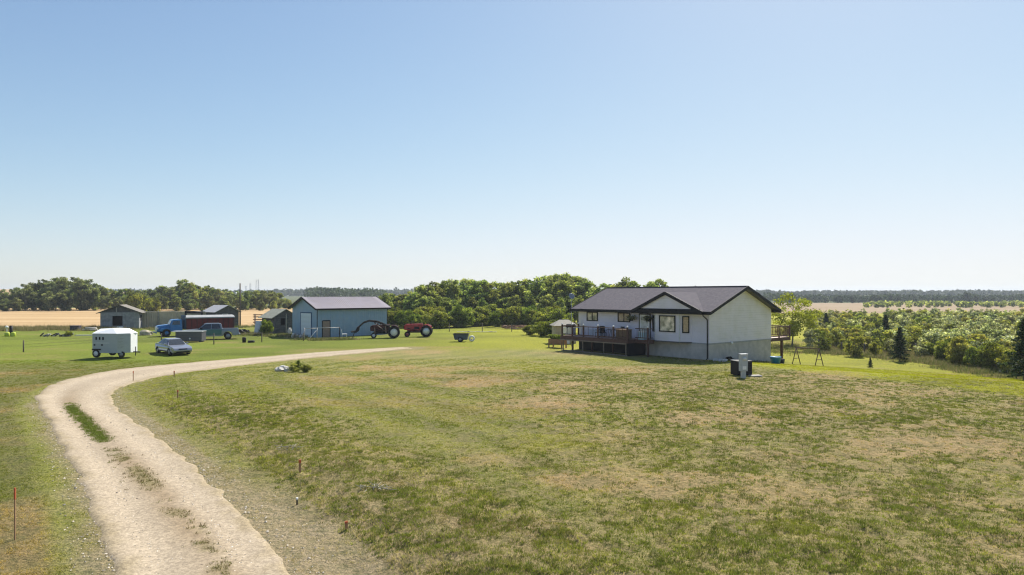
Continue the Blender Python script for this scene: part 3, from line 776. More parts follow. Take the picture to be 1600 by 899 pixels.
rr = random.Random(5)
ORD = 'first second third fourth fifth sixth seventh eighth ninth tenth eleventh twelfth thirteenth fourteenth fifteenth sixteenth seventeenth eighteenth nineteenth twentieth'.split()
ORD += ['twenty-' + q for q in ORD[:9]] + ['thirtieth'] + ['thirty-' + q for q in ORD[:9]]
def skyline(pts, n, d0, d1, hf, datas, name, label, cat, group, jit=3, weights=None):
    xs_ = [p[0] for p in pts]; ys_ = [p[1] for p in pts]
    for i in range(n):
        px = xs_[0] + (xs_[-1] - xs_[0]) * (i + rr.uniform(.1, .9)) / n
        d = rr.uniform(d0, d1); g = GD(px, d)
        yt = np.interp(px, xs_, ys_) + rr.uniform(-1, jit)
        h = (topz(yt, d) - g.z) * hf
        place(name, TP, rr.choice(datas), g, h, rr.uniform(0, 6.28), label + ', ' + ORD[i] + ' from the left', cat, group, wide=rr.uniform(.9, 1.25))
LS = [(-40, 448), (20, 450), (38, 440), (55, 434), (90, 428), (130, 430), (150, 438), (165, 447), (200, 448), (240, 447), (255, 440), (270, 446), (285, 432), (300, 439), (325, 441), (338, 449), (370, 450), (400, 451), (430, 451), (448, 463), (458, 468)]
skyline(LS[:8], 19, 195, 214, .97, darks, 'bluff_tree', 'dark leafy tree in the tall round bluff beyond the wheat', 'tree', 'trees of the tall bluff at far left')
skyline(LS[6:14], 16, 205, 232, .98, darks + aspens[:2], 'hedgerow_tree', 'green tree in the row behind the weathered shed', 'tree', 'trees in the row behind the sheds')
skyline(LS[12:], 22, 205, 232, .98, aspens + darks[:1], 'hedgerow_tree', 'green tree in the row behind windbreak and pole', 'tree', 'trees in the row behind the windbreak')
skyline([(p[0], p[1] + (486 - p[1]) * .38) for p in LS if p[0] < 440], 26, 190, 200, 1, darks + aspens[:3], 'hedgerow_tree', 'low bushy tree at the far wheat edge', 'tree', 'low trees along the wheat edge')
MS = [(590, 456), (605, 454), (640, 457), (652, 444), (668, 437), (690, 432), (735, 430), (765, 437), (800, 432), (845, 427), (875, 420), (895, 421), (915, 432)]
skyline(MS[:4], 9, 128, 140, .98, aspens, 'aspen_tree', 'shorter aspen behind the blue shop end', 'tree', 'shorter aspens behind the shop')
skyline(MS[3:], 34, 126, 150, .98, aspens, 'aspen_tree', 'tall aspen in the grove left of the house', 'tree', 'aspens of the grove left of the house')
skyline([(650, 462), (900, 455), (950, 455)], 18, 120, 126, .98, aspens, 'aspen_tree', 'lower aspen at the front of the grove', 'tree', 'lower aspens at the front of the grove')
skyline([(915, 434), (940, 436), (965, 432), (982, 427), (1000, 437), (1032, 431), (1050, 438)], 13, 128, 142, .98, airy, 'aspen_tree', 'thin airy aspen behind the house roof', 'tree', 'thin aspens behind the house roof')
for i in range(34):
    px = 592 + 290 * (i + rr.random()) / 34; d = rr.uniform(104, 118)
    place('willow_bush', SP, rr.choice(brush), GD(px, d), rr.uniform(2.4, 4.0), rr.uniform(0, 6.28), 'green willow bush along the foot of the grove, ' + ORD[i] + ' from the left', 'bush', 'bushes at the foot of the aspen grove', wide=rr.uniform(.9, 1.3))
for px, d, h, lb in ((845, 86, 2.1, 'dark green rounded bush left of the deck beside the low shed'), (828, 88, 1.5, 'smaller dark bush at the left end of the hedge by the deck'), (862, 84, 2.3, 'green bush just left of the pale garden shed')):
    place('garden_bush', SP, brush[1 if px == 862 else 0], GD(px, d), h, px, lb, 'bush', wide=1.2)
for px, d, h, lb in ((212, 180, 6.5, 'yellow green young tree right above the weathered gable shed'), (226, 182, 5.4, 'yellow green low tree above the left half of the metal windbreak'), (240, 185, 4.8, 'olive yellow bushy tree above the middle of the windbreak')):
    place('yellow_green_tree', SP, brush[1], GD(px, d), h, px, lb, 'tree', wide=.9)  # yellow green is the foliage's own colour

# lime tree behind the back deck
ltree = tree_data(610, 'lime', H=6.2, W=7.4, th=.9, ncl=46, nl=150, ls=.14, cr=.8, thin=.6)
place('maple_tree', TP, ltree, GD(1238, 84), 6.7, 1.2, 'lime green spreading tree behind the back deck', 'tree')
# right: plantation
cnt = 0; nrow = 0
for row in range(26):
    d = 66 + row * 3.6 + row * row * .09
    px0 = 1262 + (8 if row < 3 else 0); step = 2.6 * F / d * (1.0 if row < 12 else 1.35)
    px = px0 + rr.uniform(0, step); inrow = 0
    while px < 1640 and cnt < 290:
        # front boundary slopes: keep beyond the fence
        dmin = np.interp(px, [1262, 1350, 1430, 1520, 1640], [72, 68, 66, 60, 54])
        dd = d + rr.uniform(-1.2, 1.2)
        if dd > dmin:
            wts = [5, 4, 2, 4, 1.2, 2] if px > 1400 else [2, 2, 4, 1, 3, 4]
            k = rr.choices(range(6), wts)[0]
            place('plantation_shrub', SP, plant[k], GD(px, dd), rr.uniform(1.6, 3.1) * (1.15 if dd > 120 and px > 1400 else 1), rr.uniform(0, 6.28),
                  ('pale tipped' if k in (0, 1, 3) else 'bright green' if k == 4 else 'olive green') + ' shrub, ' + ORD[inrow] + ' from the left in the ' + ORD[nrow] + ' plantation row', 'shrub', 'shrubs of the plantation right of the house', wide=rr.uniform(.9, 1.3)); cnt += 1; inrow += 1
        px += step * rr.uniform(.75, 1.25)
    nrow += inrow > 0
print('plantation', cnt)
# darker conical trees inside plantation
sprs = [spruce_data(700 + i) for i in range(2)]
sp1 = place('spruce_tree', TP, sprs[0], G(1406, 565), 3.25, 0, 'small dark spruce standing alone before the plantation', 'tree')
place('spruce_tree', TP, sprs[1], G(1601, 593), 4.3, 1, 'big dark spruce cut off by the right edge of the view', 'tree', wide=1.15)
place('spruce_tree', TP, sprs[1], GD(1384, 92), 3.6, 2, 'dark spruce top poking out of the middle of the plantation', 'tree', wide=1.1)
place('spruce_tree', TP, sprs[0], GD(1291, 120), 3.1, 3, 'distant dark spruce at the left end of the plantation', 'tree', wide=1.1)
place('spruce_tree', TP, sprs[0], GD(1360, 57), .9, 3, 'tiny spruce seedling in the rough grass near the fence', 'tree')
# yellow-green bushes front right
for px, py, h, k, lb in ((1478, 566, 2.4, 1, 'leftmost olive bush of the thicket at the lawn edge'), (1500, 572, 2.7, 2, 'rounded green bush in the left half of the thicket'), (1530, 577, 2.3, 0, 'yellow green bush in the middle of the thicket'), (1556, 580, 2.6, 1, 'tall yellow tinged bush left of the big spruce'), (1578, 584, 2.0, 2, 'low bush tucked against the big spruce'), (1452, 560, 1.6, 2, 'low pale bush between small spruce and thicket'),
                          (1428, 548, 1.9, 1, 'yellow bush behind the fence right of the small spruce'), (1340, 540, 1.9, 0, 'green round bush at the front left of the plantation'), (1300, 535, 1.6, 1, 'olive bush near the left fence post')):
    place('thicket_bush', SP, brush[k], G(px, py), h, px, lb, 'bush', wide=.85)
# distant single trees right
_fl = [1235, 1262, 1310, 1332, 1364, 1375, 1391, 1404, 1420, 1432, 1456, 1465, 1486, 1511, 1525, 1540, 1552, 1571, 1592, 1443]; FO = [ORD[sorted(_fl).index(q)] for q in _fl]
for i, (px, yt, d) in enumerate([(1235, 464, 480), (1262, 462, 470), (1310, 459, 500), (1332, 462, 470), (1364, 461, 465), (1375, 461, 470), (1391, 460, 480), (1404, 463, 470), (1420, 466, 460), (1432, 466, 460), (1456, 468, 450), (1465, 468, 455), (1486, 467, 450), (1511, 456, 470), (1525, 460, 480), (1540, 464, 460), (1552, 464, 465), (1571, 468, 440), (1592, 469, 450), (1443, 467, 460)]):
    g = GD(px, d); place('distant_tree', TP, fars[i % 3], g, topz(yt, d) - g.z, i, 'dark single tree beyond the stubble field, ' + FO[i] + ' from the left', 'tree', 'distant trees beyond the stubble field')

# far-off woods: one mass of leaf clumps each
def wood(name, px0, px1, d0, d1, n, h0, h1, label, lm='far', seed=0, base=0):
    r = np.random.default_rng(seed); P = []; T = []
    px = r.uniform(px0, px1, n); d = d0 + (d1 - d0) * r.random(n); x = (px - 800) / F * d; z = terr(x, d)
    hh = h0 + (h1 - h0) * fbm(x / 60, d / 60, 3) * 1.3
    for i in range(n):
        m_ = 34; u = r.normal(size=(m_, 3)); u /= np.linalg.norm(u, axis=1)[:, None]
        w = hh[i] * .42; P.append(np.array([x[i], d[i], z[i] + hh[i] * .55]) + u * np.array([w, w, hh[i] * .5]) * (r.random(m_) ** .3)[:, None]); T.append(np.clip(r.normal(.45, .2, m_) + r.normal(0, .15), 0, 1))
    V, Q = leaves(np.vstack(P), 2.6 * (d0 / 900), r=r)
    tag(link(bpy.data.objects.new(name, np_mesh(name, V, Q, LM[lm], tone=np.concatenate(T)))), label, 'wood', kind='stuff')
wood('far_wood', 1030, 1660, 900, 1250, 900, 5, 12, 'blue green wooded rise on the horizon at right', seed=1)
wood('far_wood', -60, 1200, 1100, 1400, 1500, 6, 13, 'thin dark line of woods along the horizon at left and centre', seed=2)
wood('far_wood', 1190, 1640, 500, 620, 420, 3, 7.5, 'dark line of trees right behind the stubble field', seed=8)
wood('far_wood', 480, 600, 520, 640, 130, 7, 12, 'dark grove on the horizon above the blue shop roof', seed=3)
wood('far_wood', 1350, 1660, 320, 430, 230, 1.5, 3.0, 'low green scrub patch in the far stubble field', 'aspen', seed=4)

# tall weeds and rough grass
def weeds(name, poly_px, n, h, col, label, w=.012, nb=9, spread=.12, use=G):
    P = []
    (ax, ay), (bx, by), wd = poly_px
    a = G(ax, ay); b = G(bx, by)
    t = rng.random(n); x = a.x + (b.x - a.x) * t + rng.normal(0, wd, n); y = a.y + (b.y - a.y) * t + rng.normal(0, wd, n)
    k = fbm(x * .6, y * .6, 2) > .42; x, y = x[k], y[k]; n = len(x)
    c = np.array(col)[None] * rng.uniform(.7, 1.4, n)[:, None]; c = np.where((rng.random(n) < .3)[:, None], np.array([.34, .27, .14])[None], c)
    V, Fq, C = blades(x, y, terr(x, y), c, np.full(n, h) * rng.uniform(.5, 1.2, n), np.full(n, w), nb, np.full(n, spread), .5)
    return V, Fq, C
def weed_obj(label, segs):
    Vs, Fs, Cs = [], [], []; o = 0
    for s_ in segs:
        V, Fq, C = weeds('', *s_); Vs.append(V); Fs.append(Fq + o); Cs.append(C); o += len(V)
    tag(link(bpy.data.objects.new('tall_weeds', np_mesh('tall_weeds', np.vstack(Vs), np.vstack(Fs), GB, col=np.vstack(Cs), k=3))), label, 'weeds', kind='stuff')
gw = (.13, .155, .04); dw = (.20, .185, .07)
weed_obj('rough weeds growing along the near edge of the wheat field', [((( -60, 516), (152, 515), 2.2), 5200, .75, dw, '', .02, 8, .3), (((375, 511), (402, 511), 1.2), 500, .6, gw, '', .02, 8, .2)])
weed_obj('tall weeds around the feet of the sheds and the blue shop', [(((152, 516), (372, 513), .8), 1800, .45, gw, '', .02, 8, .2), (((376, 523), (470, 527), .9), 1500, .5, gw, '', .02, 8, .2), (((470, 532), (548, 531), .5), 900, .4, gw, '', .02, 8, .2), (((600, 502), (860, 505), 2.5), 3500, .5, gw, '', .02, 8, .3)])
weed_obj('rough flowering weeds along the right hand fence line', [(((1265, 549), (1440, 562), 1.4), 5000, .5, gw, '', .013, 8, .2), (((1440, 562), (1610, 592), 1.3), 4200, .5, gw, '', .013, 8, .2), (((1270, 540), (1600, 575), 2.5), 5000, .6, dw, '', .014, 8, .25), (((1205, 548), (1290, 545), 3), 2500, .4, gw, '', .014, 8, .25)])
weed_obj('small weeds against the house foundation', [(((1112, 566), (1200, 566), .25), 260, .25, gw, '', .012, 8, .1), (((1030, 559), (1104, 566), .2), 120, .2, gw, '', .012, 8, .1)])
#@@PART2
# ================================================================== HOUSE
SID = mat('white_siding', (.69, .67, .79), .55, var=.04, scale=2, wave=('Z', 1.55, 1.0, 'SAW'), bump=.05, dirt_or_reflection=((.52, .52, .50), .9, .35))
CONC = mat('parged_concrete', (.46, .43, .40), .9, var=.12, scale=3, bump=.3, dirt_or_reflection=((.30, .29, .27), 1.6, .6))
SHG = mat('asphalt_shingles', (.085, .078, .095), .9, var=.3, scale=9, bump=.5, bscale=30, dirt_or_reflection=((.13, .12, .13), 3.5, .6), spec=.12, wave=('Y', 2.2, .3, 'SAW'))
BLK = mat('black_trim', (.010, .010, .013), .6, var=.15, scale=4, spec=.2)
GLS = mat('window_glass', (.05, .055, .06), .06, var=.1, scale=2, spec=1.0)
GLB = mat('curtained_glass', (.44, .33, .22), .12, var=.35, scale=9, spec=.8, wave=('X', 9, .3, 'SIN'))
GLR = mat('reflection_tinted_glass', (.62, .54, .46), .05, var=.75, scale=2.2, spec=1.0, dirt_or_reflection=((.05, .07, .05), 1.8, .9))  # window reflections painted as blotchy pale and dark glass colour
WHT = mat('white_paint', (.75, .75, .74), .5, var=.06, scale=4)
DKW = mat('dark_stained_wood', (.095, .050, .040), .7, var=.3, scale=7, bump=.3)
DECKW = mat('deck_boards', (.33, .22, .18), .75, var=.2, scale=6, bump=.2, wave=('X', 1.1, .5, 'SIN'))
GRYW = mat('weathered_wood', (.30, .28, .26), .9, var=.3, scale=6, bump=.5, wave=('X', 1.6, .8, 'SIN'))
SOFF = mat('soffit', (.10, .10, .11), .7, var=.1)
HOUSE = thing('bungalow', (HA[0], HA[1], 0), math.atan2(.766, -.643), 'white sided bungalow with charcoal shingle roof and black trim', 'house')
W_, Ln, ZS, ZE = 9.4, 14.4, 1.27, 3.72
zb = -1.3
MB().box(.03, Ln - .03, -W_ + .03, -.03, zb, ZS, 0).build('foundation', CONC, HOUSE)
def rz_(n): return 3.83 + .387 * (.6 - n) if n > -4.7 else 3.83 + .387 * (.6 + 9.4 + n)
mb = MB(); prof = [(0, ZS + .002), (0, rz_(0) - .16), (-4.7, rz_(-4.7) - .16), (-W_, rz_(-W_) - .16), (-W_, ZS + .002)]
n = len(prof); vs = [(0, a, z) for a, z in prof] + [(Ln, a, z) for a, z in prof]
mb.add(vs, [tuple(range(n)), tuple(range(n, 2 * n))] + [(i, (i + 1) % n, n + (i + 1) % n, n + i) for i in range(n)])
mb.build('wall', SID, HOUSE)
MB().box(-.025, Ln + .02, -.03, .03, ZS - .06, ZS + .05).box(-.03, .03, -W_, 0, ZS - .06, ZS + .05).build('skirt_flashing', mat('grey_flashing', (.30, .31, .32), .6), HOUSE)
# roof
t0, t1 = -.55, Ln + .5; ez, rzg = 3.83, 5.88
roof = MB()
roof.slab([(t0, .62, ez), (t0, -4.7, rzg), (t1, -4.7, rzg), (t1, .62, ez)], .10)
roof.slab([(t0, -4.7, rzg), (t0, -10.02, ez), (t1, -10.02, ez), (t1, -4.7, rzg)], .10)
R_ = roof.build('roof', SHG, HOUSE)
MB().bar((t0, -4.7, rzg + .01), (t1, -4.7, rzg + .01), .26, .06).build('ridge_cap', SHG, R_)
fa = MB(); fa.box(t0 - .03, 0.0, .60, .68, ez - .24, ez + .015); fa.box(0, t1 + .02, .60, .68, ez - .24, ez + .015)
fa.box(t0, t1, -10.08, -10.0, ez - .24, ez + .015)
for t_ in (t0 - .03, t1 + .03):
    for s_ in ((.66, -4.7), (-10.06, -4.7)):
        a = (t_, s_[0], ez - .10); b = (t_, s_[1], rzg - .09)
        fa.bar(a, b, .05, .24)
fa.build('fascia', BLK, HOUSE)
so_ = MB(); so_.slab([(t0, .60, ez - .11), (t1, .60, ez - .11), (t1, .0, ez - .11 - 0), (t0, 0, ez - .11)], .02)
so_.slab([(t0, -10.0, ez - .11), (t0, -W_, ez - .11), (t1, -W_, ez - .11), (t1, -10.0, ez - .11)], .02)
for q in ((t0, 0 - .0), (Ln, t1)):
    so_.slab([(q[0], .55, ez - .10), (q[0], -4.7, rzg - .115), (q[1], -4.7, rzg - .115), (q[1], .55, ez - .10)], .02)
    so_.slab([(q[0], -4.7, rzg - .115), (q[0], -9.95, ez - .10), (q[1], -9.95, ez - .10), (q[1], -4.7, rzg - .115)], .02)
so_.build('soffit', SOFF, HOUSE)
for t_, n_ in ((5.2, -5.6), (10.5, -6.0)):
    MB().tube((t_, n_, rz_(n_) - .1), (t_, n_, rz_(n_) + .45), .05).build('roof_vent', BLK, HOUSE)
# entry gable
dl, dr, dn, da = .12, 6.98, .95, 3.55; dz0, dz1 = 3.86, 5.385
D = MB()
def main_n(z): return .6 - (z - 3.83) / .387 + .04
D.slab([(dl, dn, dz0), (dl, main_n(dz0), dz0 + .0), (da, main_n(dz1), dz1), (da, dn, dz1)], .09)
D.slab([(dr, dn, dz0), (da, dn, dz1), (da, main_n(dz1), dz1), (dr, main_n(dz0), dz0)], .09)
gr = D.build('entry_gable_roof', SHG, HOUSE)
f = MB()
f.bar((dl - .1, dn + .03, dz0 - .12), (da, dn + .03, dz1 - .08), .06, .26); f.bar((dr + .1, dn + .03, dz0 - .12), (da, dn + .03, dz1 - .08), .06, .26)
f.box(dl + .05, dr - .05, .70, dn + .02, 3.62, 3.90)
f.box(dl + .25, dr - .25, .68, dn - .06, 3.9, 4.02)
f.build('gable_fascia', BLK, gr)
MB().add([(dl + .5, .86, 3.95), (dr - .5, .86, 3.95), (da, .86, dz1 - .2), (dl + .5, .5, 3.95), (dr - .5, .5, 3.95), (da, .5, dz1 - .2)], [(0, 1, 2), (5, 4, 3), (0, 3, 4, 1), (1, 4, 5, 2), (2, 5, 3, 0)]).build('gable_wall', SID, gr)
MB().box(.3, 6.8, 0, .69, 3.60, 3.66).build('porch_soffit', SOFF, gr)
# bay
bay = MB(); zB0, zB1 = 1.26, 3.60
bp_ = [(1.63, 0), (2.4, .6), (4.84, .6), (5.62, 0)]
nb_ = len(bp_)
bay.add([(a, b, zB0) for a, b in bp_] + [(a, b, zB1) for a, b in bp_], [(0, 1, 5, 4), (1, 2, 6, 5), (2, 3, 7, 6), (0, 3, 2, 1), (4, 5, 6, 7)])
BAY = bay.build('bay', SID, HOUSE)
MB().slab([(1.58, 0, zB0), (2.38, .64, zB0), (4.86, .64, zB0), (5.66, 0, zB0)], .09).build('bay_base', SOFF, BAY)
for p in bp_[1:3]: MB().box(p[0] - .05, p[0] + .05, p[1] - .05, p[1] + .02, zB0, zB1).build('corner_trim', mat('pale_trim', (.55, .56, .57), .5), BAY)
def window(par, a, b, z0, z1, glass, mull=0, name='window', fw=.09):
    """a,b = (t,n) endpoints on wall, outward = left normal"""
    a = Vector((a[0], a[1], 0)); b = Vector((b[0], b[1], 0)); d = (b - a).normalized(); o = Vector((-d.y, d.x, 0))
    L_ = (b - a).length
    def P(u, w, z): return tuple(a + d * u + o * w + Vector((0, 0, z)))
    def bx(m_, u0, u1, w0, w1, q0, q1):
        vs = [P(u, w, z) for z in (q0, q1) for u, w in ((u0, w0), (u1, w0), (u1, w1), (u0, w1))]
        m_.add(vs, [(0, 3, 2, 1), (4, 5, 6, 7), (0, 1, 5, 4), (1, 2, 6, 5), (2, 3, 7, 6), (3, 0, 4, 7)])
    m_ = MB(); bx(m_, 0, fw, .0, .06, z0, z1); bx(m_, L_ - fw, L_, .0, .06, z0, z1); bx(m_, fw, L_ - fw, .0, .06, z0, z0 + fw); bx(m_, fw, L_ - fw, .0, .06, z1 - fw, z1)
    for k in range(mull):
        u = L_ * (k + 1) / (mull + 1); bx(m_, u - fw * .4, u + fw * .4, .005, .055, z0 + fw, z1 - fw)
    w_ = m_.build(name, BLK, par)
    g_ = MB(); bx(g_, fw * .6, L_ - fw * .6, .004, .018, z0 + fw * .6, z1 - fw * .6); g_.build('pane', glass, w_)
    return w_
window(HOUSE, (11.9, 0), (13.3, 0), 2.72, 3.58, GLR, 1)
window(HOUSE, (8.05, 0), (9.47, 0), 2.74, 3.58, GLB, 1)
window(BAY, (2.78, .6), (4.42, .6), 2.10, 3.46, GLR)
e1 = Vector((1.63, 0)); e2 = Vector((2.4, .6)); q = (e2 - e1)
window(BAY, tuple(e1 + q * .2), tuple(e1 + q * .78), 2.06, 3.44, GLB)
e1 = Vector((4.84, .6)); e2 = Vector((5.62, 0)); q = (e2 - e1)
window(BAY, tuple(e1 + q * .2), tuple(e1 + q * .8), 2.06, 3.44, GLS)
dr_ = MB().box(5.78, 5.88, 0, .06, 1.42, 3.55).box(6.95, 7.05, 0, .06, 1.42, 3.55).box(5.88, 6.95, 0, .06, 3.45, 3.55).build('door', BLK, HOUSE)
MB().box(5.88, 6.95, .002, .05, 1.42, 3.45).build('door_leaf', WHT, dr_)
MB().box(6.05, 6.78, .05, .058, 1.75, 3.3).build('door_glass', mat('bright_glass', (.45, .47, .47), .08, var=.4, scale=3, spec=1), dr_)
MB().tube((5.98, .05, 2.4), (5.98, .11, 2.4), .03).build('handle', BLK, dr_)
ds = MB(); ds.path([(.15, .66, ez - .2), (.15, .60, ez - .32), (.12, .12, ez - .62), (.12, .08, ez - .75), (.12, .08, .12), (.12, .22, .02)], [.045] * 6, 6)
ds.build('downspout', BLK, HOUSE)
MB().blob((-.06, -4.3 + 1.2, 1.22), .12, 3, rough=.05).tube((-.02, -3.1, 1.2), (-.02, -3.1, 1.75), .02).build('wall_lamp', WHT, HOUSE)
# satellite dish on mast at left end of the house
def dish():
    p = GD(893, 69); t = thing('satellite_dish', p, 0, 'grey satellite dish on a thin mast left of the house roof', 'satellite dish')
    z = topz(463, 69) - p.z
    MB().tube((0, 0, -.1), (0, 0, z), .022).build('mast', mat('galvanised', (.35, .36, .38), .45, .6), t)
    m = MB(); m.lathe((0, -.1, z), (.35, -.8, .5), [(.0, -.08), (.18, -.06), (.31, .02), (.33, .03), (.31, .035), (.18, -.04), (0, -.06)], 20); m.tube((0, -.1, z - .3), (.2, -.55, z + .1), .015)
    m.build('reflector', mat('dish_grey', (.22, .24, .28), .4), t)
dish()

# ------------------------------------------------------------------ front deck (thing of its own)
def lt(t, n, z=0): return (t, n, z)
HR = math.atan2(.766, -.643)
DK = thing('front_deck', (HA[0], HA[1], 0), HR, 'raised dark wooden deck with ball topped posts along the front of the white house', 'deck')
zf = 1.38
MB().box(6.3, 14.2, .04, 2.5, zf - .05, zf).box(4.95, 6.29, .68, 1.5, zf - .05, zf).box(5.66, 6.29, .07, .68, zf - .05, zf).build('floor', DECKW, DK)
m = MB(); m.box(6.28, 14.22, 2.5, 2.56, zf - .30, zf + .02).box(6.22, 6.28, 1.5, 2.56, zf - .30, zf + .02).box(14.2, 14.26, .04, 2.56, zf - .3, zf + .02).box(4.92, 6.22, 1.5, 1.55, zf - .3, zf + .02).box(4.9, 4.95, .68, 1.5, zf - .3, zf + .02)
m.box(6.35, 14.15, 1.2, 1.25, zf - .28, zf - .06)
m.build('rim_joist', DKW, DK)
def hwz(t, n): 
    p = HA + HT * t + HN * n; return tz(p[0], p[1])
px_posts = [(6.3, 2.44), (7.85, 2.44), (9.65, 2.44), (11.4, 2.44), (12.8, 2.44), (14.12, 2.44), (4.97, 1.42), (14.12, .3)]
for t_, n_ in px_posts:
    pz = MB(); pz.box(t_ - .06, t_ + .06, n_ - .06, n_ + .06, zf, zf + 1.02); po = pz.build('railing_post', DKW, DK)
    MB().blob((t_, n_, zf + 1.09), .085, 1, n=12, m=8, rough=0).build('ball_cap', WHT, po)
rails = MB()
def rail(a, b, bal=False):
    for z in (zf + .93, zf + .16): rails.bar((*a, z), (*b, z), .05, .07)
pp = px_posts[:6]
for i in range(5): rail(pp[i], pp[i + 1])
rail(px_posts[5], px_posts[7]); rail((4.97, 1.42), (6.3, 1.42)); rail((4.97, 1.42), (4.97, .75))
rails.build('railing', DKW, DK)
bal = MB()
for i in range(5):
    a = Vector(pp[i]); b = Vector(pp[i + 1]); L_ = (b - a).length
    k = int(L_ / .5)
    for j in range(1, k): p = a.lerp(b, j / k); bal.bar((p.x, p.y, zf + .16), (p.x, p.y, zf + .93), .03)
for j in range(1, 7): bal.bar((4.97 + j * .19, 1.42, zf + .16), (4.97 + j * .19, 1.42, zf + .93), .03)
bal.build('balusters', DKW, DK)
LATT = mat('skirt_frame', (.20, .16, .13), .85, var=.3)
sk = MB(); z0 = hwz(7, 2.5)
sk.bar((6.3, 2.52, hwz(6.3, 2.5) + .06), (14.2, 2.52, hwz(14.2, 2.5) + .06), .05, .09); sk.bar((6.3, 2.60, zf - .34), (14.2, 2.60, zf - .34), .04, .10)
for t_ in (6.4, 8.9, 11.4, 13.9): sk.bar((t_, 2.52, hwz(t_, 2.5)), (t_, 2.52, zf - .3), .06, .08)
sk.build('skirt_frame', LATT, DK)
MB().box(6.25, 14.15, .15, .21, -.05, zf - .06).box(6.32, 6.36, .2, 2.4, hwz(6.3, 2) - .1, zf - .06).build('under_deck_shade', BLK, DK)  # black sheets standing in for the shade under the open deck
for t_, n_ in ((6.5, 1.2), (9, 1.2), (11.5, 1.2), (14, 1.2), (5.0, 1.35)): MB().box(t_ - .07, t_ + .07, n_ - .07, n_ + .07, hwz(t_, n_) - .2, zf - .06).build('support_post', DKW, DK)

def local(t, n, z): p = HA + HT * t + HN * n; return (p[0], p[1], z)
# deck furniture
def patio_chair(t_, n_, rz, lb):
    c = thing('patio_chair', local(t_, n_, zf), HR + rz, lb, 'chair')
    MB().box(-.26, .26, -.25, .25, .40, .45).build('seat', BLK, c, .015)
    MB().extr([(-.26, .45), (-.20, .45), (-.30, 1.0), (-.36, 1.0)], -.25, .25).build('backrest', BLK, c, .01)
    for a in (-.23, .23):
        for b in (-.23, .23): MB().tube((a, b, 0), (a, b, .41), .02).build('leg', BLK, c)
    for b in (-.27, .27): MB().bar((-.28, b, .66), (.24, b, .64), .05, .03).build('armrest', BLK, c)
patio_chair(10.6, 1.3, .3, 'black patio chair in the middle of the front deck')
patio_chair(9.9, 1.5, 2.6, 'black patio chair right of the middle deck post facing the table')
patio_chair(8.3, 1.1, 1.4, 'dark patio chair beside the wicker box on the deck')
tb = thing('patio_table', local(9.05, 1.3, zf), HR, 'low dark patio table between the deck chairs', 'table')
MB().lathe((0, 0, .68), (0, 0, 1), [(0, 0), (.48, 0), (.5, .02), (.48, .04), (0, .04)], 20).build('tabletop', BLK, tb)
for a in range(3): MB().tube((.1 * math.cos(a * 2.1), .1 * math.sin(a * 2.1), .68), (.35 * math.cos(a * 2.1), .35 * math.sin(a * 2.1), 0), .02).build('leg', BLK, tb)
WIC = mat('brown_wicker', (.16, .11, .075), .8, var=.3, scale=14, bump=.5, wave=('Z', 6, .8, 'SIN'))
wb = thing('storage_box', local(7.05, 2.02, zf), HR, 'brown wicker storage box at the right end of the front deck', 'box')
MB().box(-.62, .62, -.3, .3, .02, .78).build('body', WIC, wb, .02); MB().box(-.65, .65, -.33, .33, .78, .86).build('lid', mat('wicker_lid', (.22, .15, .11), .8), wb, .02)
gt = thing('deck_bench_box', local(11.6, .5, zf), HR, 'pale blue grey deck box against the wall under the left window', 'deck box')
MB().box(-.7, .7, -.3, .3, 0, .55).build('body', mat('pale_plastic', (.42, .46, .54), .5), gt, .03); MB().box(-.73, .73, -.33, .33, .55, .62).build('lid', mat('pale_plastic_lid', (.48, .51, .58), .5), gt, .03)
cl = thing('cooler', local(5.75, 1.15, zf), HR, 'pale blue cooler bin on the landing before the front door', 'cooler')
MB().box(-.3, .3, -.22, .22, 0, .62).build('body', mat('cooler_blue', (.40, .56, .66), .45), cl, .03); MB().box(-.32, .32, -.24, .24, .62, .70).build('lid', WHT, cl, .02)
bq = thing('barbecue', local(13.55, 1.9, zf), HR + .3, 'black and silver barbecue at the left end of the deck', 'barbecue')
MB().box(-.35, .35, -.25, .25, .1, .75).build('cabinet', mat('bbq_steel', (.45, .45, .46), .35, .7), bq, .01)
m = MB(); m.extr([(-.27, 0), (-.24, .18), (-.1, .28), (.1, .28), (.24, .18), (.27, 0)], -.38, .38); o = m.build('lid', BLK, bq, .01, rz=R(90)); o.location = (0, 0, .80)
MB().box(-.85, -.38, -.22, .22, .74, .78).build('side_shelf', WHT, bq); MB().box(.38, .85, -.22, .22, .74, .78).build('side_shelf', WHT, bq)
def basket(t_, lb):
    b = thing('hanging_basket', local(t_, .5, 3.50), 0, lb, 'hanging basket')
    MB().lathe((0, 0, -.62), (0, 0, 1), [(0, 0), (.16, .02), (.24, .22), (.26, .24)], 14).build('pot', BLK, b)
    w = MB()
    for k in range(3): w.tube((.24 * math.cos(k * 2.09), .24 * math.sin(k * 2.09), -.38), (0, 0, .1), .008, n=4)
    w.build('hanger', BLK, b)
    P = rng.normal(size=(420, 3)) * np.array([.2, .2, .10]) + np.array([0, 0, -.33]); V, Q = leaves(P, .075)
    link(bpy.data.objects.new('foliage', np_mesh('foliage', V, Q, LM['dark'], tone=rng.random(420))), b)
basket(7.55, 'black hanging flower basket left of the front door'); basket(5.72, 'black hanging flower basket right of the front door')
